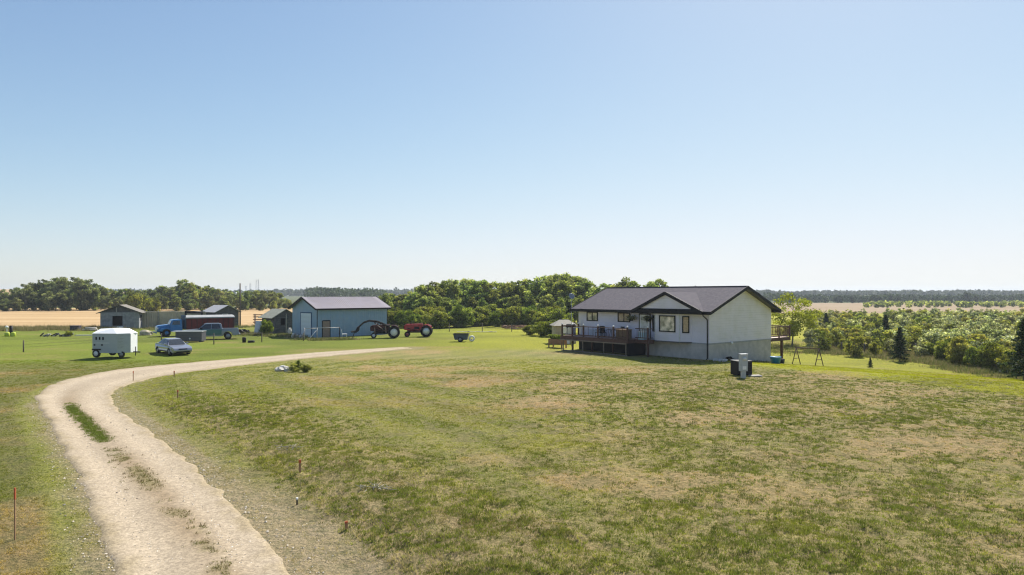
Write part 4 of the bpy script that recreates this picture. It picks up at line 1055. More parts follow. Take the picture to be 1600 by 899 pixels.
# wooden planter at left of deck
pp_ = G(871, 543.5); pl = thing('raised_planter', (pp_.x, pp_.y, pp_.z), HR, 'raised brown wooden planter with plants left of the deck', 'planter')
BRW = mat('brown_boards', (.27, .15, .085), .8, var=.25, scale=5, bump=.3)
MB().box(-.95, .95, -.35, .35, .35, .85).build('box', BRW, pl, .01)
for a in (-.9, .9):
    for b in (-.3, .3): MB().box(a - .05, a + .05, b - .05, b + .05, -.1, .36).build('leg', BRW, pl)
P = rng.uniform(-1, 1, (1500, 3)) * np.array([.95, .35, .18]) + np.array([0, 0, .95]); P[:, 2] += .25 * fbm(P[:, 0] * 3, P[:, 1] * 3, 2); V, Q = leaves(P, .09)
link(bpy.data.objects.new('foliage', np_mesh('foliage', V, Q, LM['bright'], tone=rng.random(1500))), pl)
# garden shed left behind
TANR = mat('tan_roof', (.25, .235, .20), .8, var=.15, scale=5)
gs_p = GD(881, 73); gs = thing('garden_shed', gs_p, R(8), 'low garden shed with a pale tan hipped roof behind the left end of the deck', 'shed')
MB().box(-1.1, 1.1, -1, 1, -.2, 1.95).build('wall', mat('tan_board', (.38, .33, .26), .8, var=.15), gs)
m = MB(); m.add([(-1.35, -1.25, 1.9), (1.35, -1.25, 1.9), (1.35, 1.25, 1.9), (-1.35, 1.25, 1.9), (-.5, 0, 2.5), (.5, 0, 2.5)], [(0, 1, 5, 4), (1, 2, 5), (2, 3, 4, 5), (3, 0, 4), (3, 2, 1, 0)]); m.build('roof', TANR, gs)
MB().box(-.4, .4, -1.04, -1.0, 0, 1.75).build('door', WHT, gs)
# back deck
BD = thing('back_deck', (HA[0], HA[1], 0), HR, 'small raised back deck with picket railing on tall posts behind the house', 'deck')
zf2 = 1.30; n0, n1, ta, tb_ = -13.3, -9.46, .35, 4.6
MB().box(ta, tb_, n0, n1, zf2 - .05, zf2).build('floor', mat('pink_deck_floor', (.50, .36, .30), .7, var=.15), BD)
MB().box(ta - .05, ta, n0 - .05, n1, zf2 - .3, zf2 + .01).box(ta - .05, tb_, n0 - .05, n0, zf2 - .3, zf2 + .01).box(tb_, tb_ + .05, n0, n1, zf2 - .3, zf2 + .01).box(ta, tb_, n0 + .5, n0 + .6, zf2 - .32, zf2 - .06).build('rim_joist', DKW, BD)
cs = [(ta, n1 - .07), (ta, (n0 + n1) / 2), (ta, n0), (tb_, n0), ((ta + tb_) / 2, n0)]
for a, b in cs: MB().box(a - .05, a + .05, b - .05, b + .05, zf2 - .2, zf2 + 1.06).build('railing_post', DKW, BD)
m = MB()
for z in (zf2 + .98, zf2 + .12): m.bar((ta, n1, z), (ta, n0, z), .05, .07); m.bar((ta, n0, z), (tb_, n0, z), .05, .07)
m.build('railing', DKW, BD)
m = MB()
for k in range(24): q = n1 + (n0 - n1) * (k + .5) / 24; m.bar((ta, q, zf2 + .12), (ta, q, zf2 + .98), .03)
for k in range(26): q = ta + (tb_ - ta) * (k + .5) / 26; m.bar((q, n0, zf2 + .12), (q, n0, zf2 + .98), .03)
m.build('pickets', DKW, BD)
for a in (ta + .5, tb_ - .3): MB().box(a - .09, a + .09, n0 + .45, n0 + .63, hwz(a, n0) - .3, zf2 - .3).build('support_post', DKW, BD)
# swing frame
def frame_pipe():
    g = G(1262, 570); t = thing('swing_frame', g, R(-45), 'rusty brown pipe swing frame standing on the lawn behind the house', 'swing frame')
    RU = mat('rusty_pipe', (.10, .065, .05), .8, var=.3)
    for s_ in (-.92, .92):
        m = MB(); m.tube((s_, 0, 1.38), (s_ - .16, -.45, -.03), .035).tube((s_, 0, 1.38), (s_ + .16, .45, -.03), .035).tube((s_ - .1, -.28, .5), (s_ + .1, .28, .5), .025); m.build('end_frame', RU, t)
    MB().tube((-1, 0, 1.38), (1, 0, 1.38), .04).build('crossbar', RU, t)
frame_pipe()
# blue tub
g = G(1212, 568); t = thing('plastic_tub', g, .4, 'bright blue plastic tub on the grass under the back deck', 'tub')
MB().lathe((0, 0, 0), (0, 0, 1), [(0, 0), (.33, 0), (.42, .52), (.46, .54), (.42, .56), (.38, .5), (.30, .06)], 20).build('body', mat('blue_plastic', (.03, .22, .45), .4), t)
MB().box(-.48, -.42, -.1, .1, .42, .5).build('handle', mat('blue_plastic2', (.02, .15, .3), .4), t)
g = G(1222, 567.5); t = MB().lathe((0, 0, 0), (0, 0, 1), [(0, 0), (.18, 0), (.22, .35), (.24, .36), (.2, .34), (.16, .03)], 16).build('bucket', mat('dark_blue', (.03, .05, .10), .5), None, loc=g); tag(t, 'small dark bucket just right of the blue tub', 'bucket')
# meter pedestal & dark box
g = G(1161.5, 591); MG = mat('meter_grey', (.40, .43, .45), .5, .2, var=.08)
t = thing('electric_pedestal', (g.x, g.y, g.z), R(12), 'tall grey electric meter pedestal standing before a black box on the lawn', 'meter pedestal')
MB().box(-.23, .23, -.13, .13, .42, 1.42).build('cabinet', MG, t, .015); MB().box(-.13, .13, -.09, .09, -.1, .43).build('leg', MG, t, .01); MB().box(-.245, .245, -.15, .14, 1.42, 1.45).build('top_cover', MG, t, .01)
MB().lathe((0, -.13, 1.16), (0, -1, 0), [(.11, 0), (.11, .05), (.09, .09), (0, .10)], 18).build('meter', mat('meter_glass', (.55, .58, .58), .15), t)
MB().box(-.12, .12, -.145, -.131, .52, .72).build('label_plate', WHT, t)
g2 = G(1163, 588.5); t = thing('utility_box', (g2.x + .05, g2.y + .7, g2.z), R(12), 'black slatted utility box right behind the grey meter pedestal', 'utility box')
m = MB(); m.box(-.50, .50, -.42, .42, .03, .88); m.build('body', BLK, t, .02)
m = MB()
for k in range(7): m.box(-.48, .48, -.445, -.422, .12 + k * .11, .17 + k * .11)
m.build('slats', mat('black_slat', (.014, .014, .016), .6), t)
MB().box(-.52, .52, -.46, .46, .88, .92).build('lid', mat('box_lid', (.03, .03, .03), .6), t, .01)
t = MB().box(-.36, .36, -.22, .22, 0, .08).build('concrete_slab', CONC, None, .02, loc=(g2.x + .75, g2.y + .2, g2.z - .02), rz=R(10)); tag(t, 'pale concrete slab on the grass right of the black utility box', 'slab')

# ================================================================== SHOP
BLU = mat('blue_steel_cladding', (.225, .35, .48), .45, .0, var=.07, scale=1.5, wave=('X', 1.75, .9, 'SIN'), spec=.5, dirt_or_reflection=((.33, .38, .40), 1.2, .3))
BLU2 = mat('blue_steel_gable', (.225, .33, .385), .45, .0, var=.07, scale=1.5, wave=('Y', 1.75, .9, 'SIN'), spec=.5)
RFM = mat('galvanised_roof', (.215, .198, .235), .7, .0, var=.08, scale=1.2, wave=('X', 1.0, .5, 'SIN'), dirt_or_reflection=((.20, .175, .185), .9, .5), spec=.2)
SP_ = Vector((-23.4, 82, 0)); sa = math.atan2(7, 7.1)
SH = thing('shop_building', (SP_.x, SP_.y, 0), sa, 'blue steel clad shop with a galvanised gable roof and a white door', 'workshop')
L_, Wd, h_ = 10.0, 6.3, 3.55   # local x along long wall, y inward (back-left)
def gable_building(par, L_, Wd, h, rise, wallm, roofm, trim, ov=.35, eave=.3, th=.07, axis_note=None):
    """long wall on y=0, gable at x=0"""
    hr = h + rise
    MB().add([(0, 0, -.3), (L_, 0, -.3), (L_, Wd, -.3), (0, Wd, -.3), (0, 0, h), (L_, 0, h), (L_, Wd, h), (0, Wd, h), (0, Wd / 2, hr), (L_, Wd / 2, hr)],
             [(0, 1, 5, 4), (3, 7, 6, 2), (0, 4, 8, 7, 3), (1, 2, 6, 9, 5), (0, 3, 2, 1), (4, 5, 9, 8), (7, 8, 9, 6)]).build('wall', wallm, par)
    sl = rise / (Wd / 2); ze = h - eave * sl + .1; zr = hr + .1
    m = MB(); m.slab([(-ov, -eave, ze), (L_ + ov, -eave, ze), (L_ + ov, Wd / 2, zr), (-ov, Wd / 2, zr)], th); m.slab([(-ov, Wd / 2, zr), (L_ + ov, Wd / 2, zr), (L_ + ov, Wd + eave, ze), (-ov, Wd + eave, ze)], th)
    r = m.build('roof', roofm, par)
    if trim:
        m = MB(); m.box(-ov, L_ + ov, -eave - .05, -eave + .02, ze - .19, ze - .02)
        for x_ in (-ov - .02, L_ + ov + .02): m.bar((x_, -eave, ze - .08), (x_, Wd / 2, zr - .07), .05, .2); m.bar((x_, Wd + eave, ze - .08), (x_, Wd / 2, zr - .07), .05, .2)
        m.build('fascia', trim, r)
gable_building(SH, L_, Wd, h_, 1.25, BLU, RFM, BLK, .4, .35)
m = MB()
for k in range(1, 33):
    x = k * .3
    if .6 < x < 1.8: m.box(x - .02, x + .02, -.022, 0, 2.1, h_ - .05)
    else: m.box(x - .02, x + .02, -.022, 0, -.1, h_ - .05)
m.build('wall_ribs', BLU, SH)
m = MB()
for k in range(1, 33): x = k * .3; m.slab([(x - .02, -.30, h_ - .3 * .4 + .11), (x + .02, -.30, h_ - .3 * .4 + .11), (x + .02, Wd / 2, h_ + 1.25 + .125), (x - .02, Wd / 2, h_ + 1.25 + .125)], .02)
m.build('roof_ribs', RFM, SH)
d_ = MB().box(-.06, 0, 1.3, 1.42, 0, 3.02).box(-.06, 0, 3.98, 4.1, 0, 3.02).box(-.06, 0, 1.42, 3.98, 2.9, 3.02).build('overhead_door', mat('blue_trim', (.03, .08, .17), .5), SH)
MB().box(-.045, -.003, 1.42, 3.98, 0, 2.9).build('door_leaf', mat('door_white', (.62, .68, .72), .5, var=.05, wave=('Z', .55, .5, 'SIN')), d_)
MB().box(-.03, .03, -.03, .05, 0, h_).build('corner_trim', BLK, SH)
MB().box(L_ - .05, L_ + .03, -.03, .03, 0, h_).build('corner_trim', BLK, SH)
d_ = MB().box(.62, .72, -.05, 0, 0, 2.05).box(1.66, 1.76, -.05, 0, 0, 2.05).box(.72, 1.66, -.05, 0, 1.96, 2.08).build('side_door', BLK, SH)
MB().box(.72, 1.66, -.035, -.003, 0, 1.96).build('door_leaf', mat('brown_door', (.27, .20, .155), .7, var=.15), d_)
# fence & gate in front of the shop
def shop_gate():
    a = G(475.7, 531); b = G(530.6, 529.5)
    t = thing('pipe_gate_fence', a, math.atan2(b.y - a.y, b.x - a.x), 'grey pipe fence with a diagonal brace in front of the blue shop', 'fence')
    L_ = (b - a).length; GP = mat('grey_pipe', (.36, .36, .35), .5, .3)
    for x_ in (0, L_ * .35, L_): MB().tube((x_, 0, -.2), (x_, 0, 1.35), .055).build('post', GP if x_ < L_ else BLK, t)
    MB().tube((0, 0, 1.28), (L_ * .35, 0, 1.28), .035).tube((L_ * .35, 0, 1.32), (L_, 0, 1.32), .035).build('rail', GP, t)
    MB().tube((L_ * .12, 0, 0.0), (L_ * .35, 0, 1.1), .04).build('brace', WHT, t)
shop_gate()
g = G(538, 528); t = thing('white_frame_chair', g, .3, 'white plastic chair standing against the blue shop wall', 'chair')
MB().box(-.3, .3, -.25, .25, .42, .47).build('seat', WHT, t, .01); MB().extr([(-.30, .45), (-.25, .45), (-.33, .95), (-.38, .95)], -.25, .25).build('backrest', WHT, t)
for a in (-.27, .27):
    for b in (-.22, .22): MB().bar((a, b, 0), (a, b, .43), .05).build('leg', WHT, t)

# ------------------------------------------------------------------ old sheds
OLD = mat('grey_old_boards', (.29, .295, .31), .9, var=.3, scale=4, bump=.4, wave=('X', 1.5, .8, 'SIN'), dirt_or_reflection=((.12, .12, .12), 2, .6))
OLDD = mat('dark_old_boards', (.085, .085, .095), .9, var=.35, scale=4, bump=.4, wave=('Z', 1.3, .8, 'SIN'), dirt_or_reflection=((.16, .15, .14), 2, .5))
OLDR = mat('old_roof', (.17, .155, .135), .85, var=.3, scale=3, bump=.5)
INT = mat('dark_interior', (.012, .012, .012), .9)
def front_gable(par, W, D, h, rise, wallm, roofm, holes=(), ov=.35, side=.25):
    """gable end on y=0 facing -y; holes=(x0,x1,z0,z1) cut in front wall; hollow"""
    th = .08; xs_ = sorted({0, W} | {q for h_ in holes for q in h_[:2]}); m = MB()
    zs_ = sorted({-.2, h} | {q for h_ in holes for q in h_[2:]})
    for i in range(len(xs_) - 1):
        for j in range(len(zs_) - 1):
            cx = (xs_[i] + xs_[i + 1]) / 2; cz = (zs_[j] + zs_[j + 1]) / 2
            if any(a < cx < b and c < cz < d for a, b, c, d in holes): continue
            m.box(xs_[i], xs_[i + 1], 0, th, zs_[j], zs_[j + 1])
    m.box(0, W, D - th, D, -.2, h).box(0, th, th, D - th, -.2, h).box(W - th, W, th, D - th, -.2, h)
    m.build('wall', wallm, par, fix=True)
    for y_ in (0.01, D - th): MB().add([(0, y_, h), (W, y_, h), (W / 2, y_, h + rise), (0, y_ + th, h), (W, y_ + th, h), (W / 2, y_ + th, h + rise)], [(0, 1, 2), (5, 4, 3), (0, 3, 4, 1), (1, 4, 5, 2), (2, 5, 3, 0)]).build('gable', OLDD, par)
    sl = rise / (W / 2); ze = h - side * sl + .04; zr = h + rise + .04
    m = MB(); m.slab([(-side, D + .1, ze), (-side, -ov, ze), (W / 2, -ov, zr), (W / 2, D + .1, zr)], -.06); m.slab([(W + side, -ov, ze), (W + side, D + .1, ze), (W / 2, D + .1, zr), (W / 2, -ov, zr)], -.06)
    m.build('roof', roofm, par)
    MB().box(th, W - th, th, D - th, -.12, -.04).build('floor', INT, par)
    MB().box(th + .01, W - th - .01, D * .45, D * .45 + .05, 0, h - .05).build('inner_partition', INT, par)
a = G(156.5, 514.5); b = G(204, 515)
S1 = thing('weathered_shed', a, R(19), 'weathered grey gable shed with a black doorway, leftmost of the sheds', 'shed')
front_gable(S1, (b - a).length, 4.4, 2.5, 1.05, OLD, OLDR, [(1.6, 2.95, .45, 1.95)], .4, .5)
MB().box(2.2, 3.0, -.04, 0, .0, .42).build('white_board', WHT, S1)
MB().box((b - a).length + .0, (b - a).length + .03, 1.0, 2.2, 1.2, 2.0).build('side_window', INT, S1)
MB().box(2.1, 2.2, -.03, .0, 2.5, 3.3).build('gable_batten', mat('pale_batten', (.35, .33, .3), .8), S1)
a = G(337, 512); b = G(371.5, 512)
S2 = thing('small_gable_shed', a, R(52), 'dark weathered shed with a galvanised roof and white framed doorway by the utility pole', 'shed')
w2 = 3.9
front_gable(S2, w2, 4.0, 2.45, .95, OLDD, mat('tin_roof', (.36, .36, .38), .6, .0, var=.12), [(1.15, 1.95, .3, 2.05)], .3, .3)
MB().box(.45, 1.07, -.05, -.0, .0, 2.0).build('door', mat('old_white', (.55, .54, .52), .7), S2)
MB().box(1.07, 1.15, -.05, 0, 0, 2.14).box(1.95, 2.03, -.05, 0, 0, 2.14).box(1.15, 1.95, -.05, 0, 2.05, 2.14).bar((1.3, -.03, 1.3), (1.8, -.03, .5), .06).build('door_frame', mat('old_white', (.55, .54, .52), .7), S2)
MB().box(1.2, 1.9, .3, .5, .05, .6).build('blue_drum', mat('drum_blue', (.02, .08, .25), .5), S2)
# third shed, old dark with sagging roof
a = G(428.5, 521.5); b = G(457, 523)
S3 = thing('old_barn', a, R(44), 'sagging dark wooden shed with a mossy grey roof left of the blue shop', 'shed')
w3 = 3.1
front_gable(S3, w3, 3.8, 2.25, .9, OLDD, mat('mossy_roof', (.26, .27, .22), .9, var=.3, scale=3, bump=.5), [(.9, 1.5, 1.1, 2.0)], .3, .5)
MB().box(1.6, 1.72, -.04, 0, 0, 2.6).build('post', GRYW, S3)
for k, (px, lb) in enumerate(((399.5, 'leftmost white sheet leaning by the dark shed'), (404, 'white sheet leaning by the dark shed, right of its twin'))):
    g = G(px, 523); t = MB().extr([(-.05, 0), (.0, 0), (.45, 1.75), (.40, 1.75)], -.28, .28).build('leaning_board', mat('board_white', (.60, .63, .66), .6), None, loc=g, rz=R(75)); tag(t, lb, 'board')
place('yard_bush', SP, brush[0], G(416, 524), 2.3, 1, 'leafy green bush in front of the sagging dark shed', 'bush', wide=.7)

# metal windbreak between sheds
a = G(211, 512.5); b = G(335, 511)
WB = thing('windbreak_fence', a, math.atan2(b.y - a.y, b.x - a.x), 'long tan corrugated metal windbreak fence between the two gable sheds', 'fence')
Lw = (b - a).length; TANM = mat('tan_metal', (.50, .44, .335), .5, .1, var=.1, scale=.8, wave=('X', 1.4, 1.0, 'SIN'), dirt_or_reflection=((.22, .21, .17), .5, .6))
npan = 6
for k in range(npan):
    x0 = Lw * k / npan; m = MB(); n_ = 16; w_ = Lw / npan - .02; pts = []
    for i in range(n_ + 1): pts.append((x0 + w_ * i / n_, .05 * (i % 2)))
    vs = [(x, y, -.1) for x, y in pts] + [(x, y, 2.45) for x, y in pts] + [(x, y + .02, -.1) for x, y in pts] + [(x, y + .02, 2.45) for x, y in pts]; q = n_ + 1
    m.add(vs, [(i, i + 1, q + i + 1, q + i) for i in range(n_)] + [(2 * q + i + 1, 2 * q + i, 3 * q + i, 3 * q + i + 1) for i in range(n_)] + [(q + i, q + i + 1, 3 * q + i + 1, 3 * q + i) for i in range(n_)]); m.build('panel', TANM, WB, fix=False)
MB().box(0, Lw, -.03, .14, 2.46, 2.54).build('top_rail', mat('pale_rail', (.52, .50, .42), .6), WB)
for k in range(npan + 1): MB().box(Lw * k / npan - .06, Lw * k / npan + .06, .16, .28, -.2, 2.45).build('post', GRYW, WB)
MB().box(Lw * .285 - .06, Lw * .285 + .06, -.12, -.0, -.1, 2.7).build('post', GRYW, WB)

# utility pole
g = G(375, 511); t = thing('utility_pole', g, 0, 'thin dark utility pole with a small lamp beside the galvanised roof shed', 'utility pole')
hp = topz(443, g.y) - g.z
MB().tube((0, 0, -.3), (0, 0, hp), .14, .10).build('pole', mat('pole_wood', (.10, .08, .065), .9, var=.3), t)
MB().bar((0, 0, hp - 1.6), (-.6, -.2, hp - 1.5), .05).build('bracket', BLK, t); MB().blob((-.6, -.2, hp - 1.6), (.2, .2, .22), 2, rough=.05).build('lamp', WHT, t)
# lattice towers on the horizon
for px, yt, d, lb in ((402, 437, 640, 'tallest lattice tower on the horizon above the hedgerow'), (391, 443, 700, 'thin lattice tower just left of the tallest one'), (384, 447, 760, 'shortest lattice tower, leftmost of the three')):
    g = GD(px, d); h = topz(yt, d) - g.z; t = thing('lattice_tower', g, .4, lb, 'tower'); PY = mat('tower_steel', (.30, .31, .33), .5, .3)
    m = MB(); k_ = 8; bw = 1.5 if px == 402 else .7; tw = bw * .7
    for s1 in (-1, 1):
        for s2 in (-1, 1): m.bar((s1 * bw, s2 * bw, -.5), (s1 * tw, s2 * tw, h), .22)
    m.build('legs', PY, t)
    m = MB()
    for j in range(k_):
        za, zb_ = h * j / k_, h * (j + 1) / k_; wa = bw + (tw - bw) * j / k_
        for s1 in (-1, 1): m.bar((-wa, s1 * wa, za), (wa, s1 * wa, zb_), .12); m.bar((s1 * wa, -wa, za), (s1 * wa, wa, zb_), .12)
    m.build('bracing', PY, t)
# corral
a = G(376, 511); b = G(402, 510)
t = thing('corral_fence', (a.x, a.y + 6, 0), 0, 'brown wooden corral rails in front of the crop behind the sheds', 'fence')
for z in (.5, .95, 1.4, 1.75): MB().bar((-.3, 0, z), (5.2, .6, z + .05), .05, .16).build('rail', BRW, t)
for k in range(4): MB().box(-.1 + k * 1.7, .1 + k * 1.7, .05, .22, -.2, 1.9).build('post', GRYW, t)
# coop
g = G(670, 501); t = thing('chicken_coop', (g.x, g.y + 1, g.z), R(-20), 'small blue grey coop with a whitish roof at the edge of the bushes', 'coop')
m = MB(); m.box(-.85, .85, -.8, .8, .15, 1.35); m.build('wall', mat('coop_blue', (.13, .16, .22), .8, var=.2), t)
m = MB(); m.slab([(-1.05, -1, 1.38), (1.05, -1, 1.25), (1.05, .1, 1.68), (-1.05, .1, 1.82)], .06); m.slab([(-1.05, .1, 1.82), (1.05, .1, 1.68), (1.05, 1, 1.25), (-1.05, 1, 1.38)], .06); m.build('roof', WHT, t)
MB().box(-.3, .3, -.83, -.8, .3, 1.1).build('door', INT, t)
for a in (-.7, .7): MB().box(a - .06, a + .06, -.7, .7, -.1, .16).build('skid', GRYW, t)

# ================================================================== VEHICLES
TYR = mat('tyre_rubber', (.02, .02, .02), .85, var=.3)
RIM = mat('rim_silver', (.30, .31, .33), .4, .5); RIMW = mat('rim_white', (.70, .70, .68), .5)
def wheel(par, x, y, r, w, side, rim=RIM, rr_=.62, n=28):
    """axis along y; side = +1/-1 where the hub shows"""
    t = MB().lathe((x, y - w / 2, r), (0, 1, 0), [(r * rr_, 0), (r * .92, 0), (r, w * .18), (r, w * .82), (r * .92, w), (r * rr_, w)], n).build('wheel', TYR, par)
    yo = y + side * w * .36
    MB().lathe((x, yo - .02, r), (0, 1, 0), [(0, 0), (r * rr_ * .25, 0.0), (r * rr_ * 1.02, 0), (r * rr_ * 1.02, .04), (r * rr_ * .3, .05), (0, .055)], 20).build('rim', rim, t)
    return t
def shape(par, name, prof, hw, m, bevel=.04, inset=0, z_in=None, taper=None):
    """side profile (x,z) extruded to +-hw; hw(x,z) may be callable"""
    f = hw if callable(hw) else (lambda x, z: hw)
    mb = MB(); mb.extr(prof, lambda x, z: -f(x, z), lambda x, z: f(x, z)); return mb.build(name, m, par, bevel)
# --- silver sedan
SILV = mat('silver_paint', (.30, .31, .36), .28, .55, var=.04, scale=2, coat=.6, spec=.6)
CG = mat('car_glass', (.03, .035, .04), .08, spec=1.0)
g = G(266, 554.5); hd = math.atan2(-.69, .724)
CAR = thing('sedan_car', (g.x, g.y + .5, g.z), hd, 'silver four door sedan parked on the grass right of the horse trailer', 'car')
lw = lambda x, z: .87 - .10 * max(0, (abs(x) - 1.7)) / .55 - (.05 if z < .35 else 0) - .04 * (z > .85)
pr = [(2.22, .30), (2.26, .48), (2.18, .66), (1.9, .76), (1.0, .90), (-.2, .93), (-1.7, .97), (-2.12, .93), (-2.22, .72), (-2.2, .38), (-2.05, .24), (-1.75, .22)]
def arch(cx, r, a0=0): return [(cx + r * math.cos(math.radians(q)), .30 + r * math.sin(math.radians(q))) for q in range(180, -1, -20)]
pr = pr[:-2] + [(-2.1, .22)] + [(x, z) for x, z in arch(-1.35, .37) if z > .2] + [(x, z) for x, z in arch(1.38, .37) if z > .2] + [(2.05, .22)]
shape(CAR, 'body', pr, lw, SILV, .03)
rf = lambda x, z: .80 - .30 * max(0, z - .93) / .5
shape(CAR, 'cabin', [(1.02, .88), (.35, 1.32), (.15, 1.40), (-.70, 1.41), (-.92, 1.35), (-1.50, .95)], rf, SILV, .04)
def wpanel(par, name, pts, m): return MB().slab(pts, .012).build(name, m, par)
# glass sheets set just proud
def gl(x, z, s): return (x, s * (rf(x, z) + .012), z)
for s in (-1, 1):
    for q in ([(.78, .97), (.22, 1.33), (-.22, 1.35), (-.22, .97)], [(-.28, .97), (-.28, 1.35), (-.80, 1.34), (-1.18, 1.0)]):
        pts = [gl(x, z, s) for x, z in q]
        if s > 0: pts = pts[::-1]
        MB().slab(pts, .01).build('side_window', CG, CAR)
MB().slab([(1.015, -.66, .925), (1.015, .66, .925), (.37, .55, 1.345), (.37, -.55, 1.345)], .01).build('windshield', CG, CAR)
MB().slab([(-.96, -.55, 1.345), (-.96, .55, 1.345), (-1.46, .66, 1.01), (-1.46, -.66, 1.01)], .01).build('rear_window', CG, CAR)
for x in (-1.35, 1.38):
    for s in (-1, 1): wheel(CAR, x, s * .76, .31, .2, s)
HL = mat('headlamp', (.60, .62, .65), .12, spec=1)
for s in (-1, 1): MB().add([(2.19, s * .42, .50), (2.08, s * .80, .54), (2.0, s * .80, .70), (2.15, s * .42, .66), (1.9, s * .42, .6), (1.8, s * .78, .6)], [(0, 1, 2, 3), (3, 2, 5, 4), (0, 4, 5, 1)]).build('headlight', HL, CAR); MB().box(.68, .86, min(s * .84, s * 1.0), max(s * .84, s * 1.0), .92, 1.04).build('mirror', SILV, CAR, .02)
MB().box(2.18, 2.24, -.36, .36, .50, .62).build('grille', BLK, CAR); MB().box(2.20, 2.27, -.55, .55, .28, .38).build('air_intake', BLK, CAR)

# --- horse trailer
TRW = mat('trailer_shaded_paint', (.36, .40, .44), .45, .1, var=.06, scale=2, dirt_or_reflection=((.36, .38, .38), 2, .4)); TRR = mat('trailer_sunlit_white', (.86, .87, .87), .4, var=.04)  # shade on the walls and sun on nose and roof put into the paint
g = G(143, 561); g2 = G(184, 561.5)
TR = thing('horse_trailer', (g.x, g.y + .1, 0), math.atan2(-.10, .97), 'white horse trailer with shaded grey walls and a pointed nose standing on the grass', 'trailer')
zb_, zt_, zr_ = .38, 1.98, 2.38
L1 = 2.15; base = [(0, 0), (L1, 0), (L1 + .76, .58), (L1 + .70, 1.55), (L1 + .1, 2.05), (0, 2.05)]
def nose_y(x): return 1.02
m = MB(); n = len(base); m.add([(x, y, zb_) for x, y in base] + [(x, y, zt_) for x, y in base], [tuple(range(n))[::-1]] + [(i, (i + 1) % n, n + (i + 1) % n, n + i) for i in range(n)])
m.build('body', TRW, TR)
m = MB(); top = [(x, y, zt_ + .003) for x, y in base]; ov = [(-.03, -.03, zt_), (L1, -.03, zt_), (L1 + .75, .6, zt_), (L1 + .82, 1.47, zt_), (L1 + .1, 2.08, zt_), (-.03, 2.08, zt_)]
rdg = [(0, 1.02, zr_), (1.0, .45, zr_ + .02), (L1 + .2, 1.0, zr_ + .02)]
m.add(ov + [(-.03, 1.02, zt_ + .34), (L1 - .75, .60, zr_), (L1 + .35, 1.05, zr_ - .02), (L1 - .75, 1.45, zr_)], [(0, 1, 7, 6), (1, 2, 8, 7), (2, 3, 8), (3, 4, 9, 8), (4, 5, 6, 9), (6, 7, 9), (7, 8, 9), (0, 6, 5)])
m.build('roof', TRR, TR, fix=False)
MB().slab([(L1 + .765, .60, zb_ + .02), (L1 + .705, 1.54, zb_ + .02), (L1 + .705, 1.54, zt_ - .01), (L1 + .765, .60, zt_ - .01)], -.03).build('sunlit_nose_panel', TRR, TR)  # overlay whitened to paint sunlight on the nose face
for k, x in enumerate((.28, .58, .88)): MB().box(x, x + .13, -.02, -.002, 1.46, 1.70).build('window', INT, TR)
m = MB()
for x in (.12, .78): m.box(x, x + .14, -.02, -.002, .98, 1.1)
m.build('latch', BLK, TR)
MB().box(.1, 1.5, -.014, -.001, 1.18, 1.22).build('stripe', mat('pale_stripe', (.62, .64, .66), .5), TR)
lv = MB(); a = Vector((L1 + .05, .045, 0)); b = Vector((L1 + .68, .585, 0)); dd = (b - a).normalized(); oo = Vector((dd.y, -dd.x, 0)) * .015
for z in (.75, .98, 1.22, 1.45, 1.68): lv.add([tuple(a + oo + Vector((0, 0, z))), tuple(b + oo + Vector((0, 0, z))), tuple(b + oo * 2.5 + Vector((0, 0, z + .16))), tuple(a + oo * 2.5 + Vector((0, 0, z + .16)))], [(0, 1, 2, 3)])
lv.build('louvre', mat('louvre_grey', (.34, .37, .41), .5), TR, fix=False)
for x in (.32,): wheel(TR, x, .06, .33, .2, -1, RIMW)
wheel(TR, .32, 2.0, .33, .2, 1, RIMW); wheel(TR, 1.1, 2.0, .33, .2, 1, RIMW)
MB().box(-.02, .75, -.05, .10, .62, .72).build('fender', INT, TR)
MB().bar((L1 + .4, 1.0, .42), (L1 + 1.35, 1.0, .40), .09).build('tongue', BLK, TR); wheel(TR, L1 + .22, .28, .26, .16, -1, RIM); MB().tube((L1 + .95, 1.0, .1), (L1 + .95, 1.0, .85), .035).build('jack', BLK, TR)
# --- grain truck
BP = mat('truck_blue', (.03, .17, .42), .35, .1, var=.08, coat=.3); RB = mat('box_red', (.14, .025, .025), .7, var=.3, scale=2, bump=.2); TRP = mat('grey_tarp', (.30, .31, .32), .7, var=.15, scale=2, bump=.4)
g = G(243, 527); hd = math.atan2(-.60, -.80)
GT = thing('grain_truck', (g.x + .5, g.y + 1.3, g.z), hd, 'old blue cab grain truck with a dark red box under a grey tarp', 'truck')
# local x forward; origin at front axle
hwt = lambda x, z: 1.02 if z < .95 else .72
bodyp = [(.95, .45), (1.0, 1.1), (.92, 1.32), (-.35, 1.46), (-.35, .55), (-.40, .42)] + [(x * 1.0, z) for x, z in [(-.62, .48)]]
MB().extr([(.98, .62), (1.0, 1.20), (.85, 1.38), (-.45, 1.50), (-.45, .62)], lambda x, z: -.62 - (.1 if x < 0 else 0), lambda x, z: .62 + (.1 if x < 0 else 0)).build('hood', BP, GT, .06)
for s in (-1, 1):
    MB().extr([(.75, .72), (.62, .98), (.25, 1.10), (-.3, 1.06), (-.62, .80), (-.62, .60), (-.5, .60), (-.35, .86), (0, .96), (.35, .88), (.55, .66)], min(s * .62, s * 1.06), max(s * .62, s * 1.06)).build('fender', BP, GT, .03)
    MB().lathe((.93, s * .78, 1.02), (1, 0, 0), [(0, 0), (.13, 0), (.13, .05), (0, .08)], 16).build('headlight', HL, GT)
MB().box(.99, 1.06, -.52, .52, .66, 1.22).build('grille', WHT, GT, .02); MB().box(1.08, 1.2, -1.0, 1.0, .45, .62).build('bumper', mat('truck_bumper', (.04, .14, .30), .4), GT, .02)
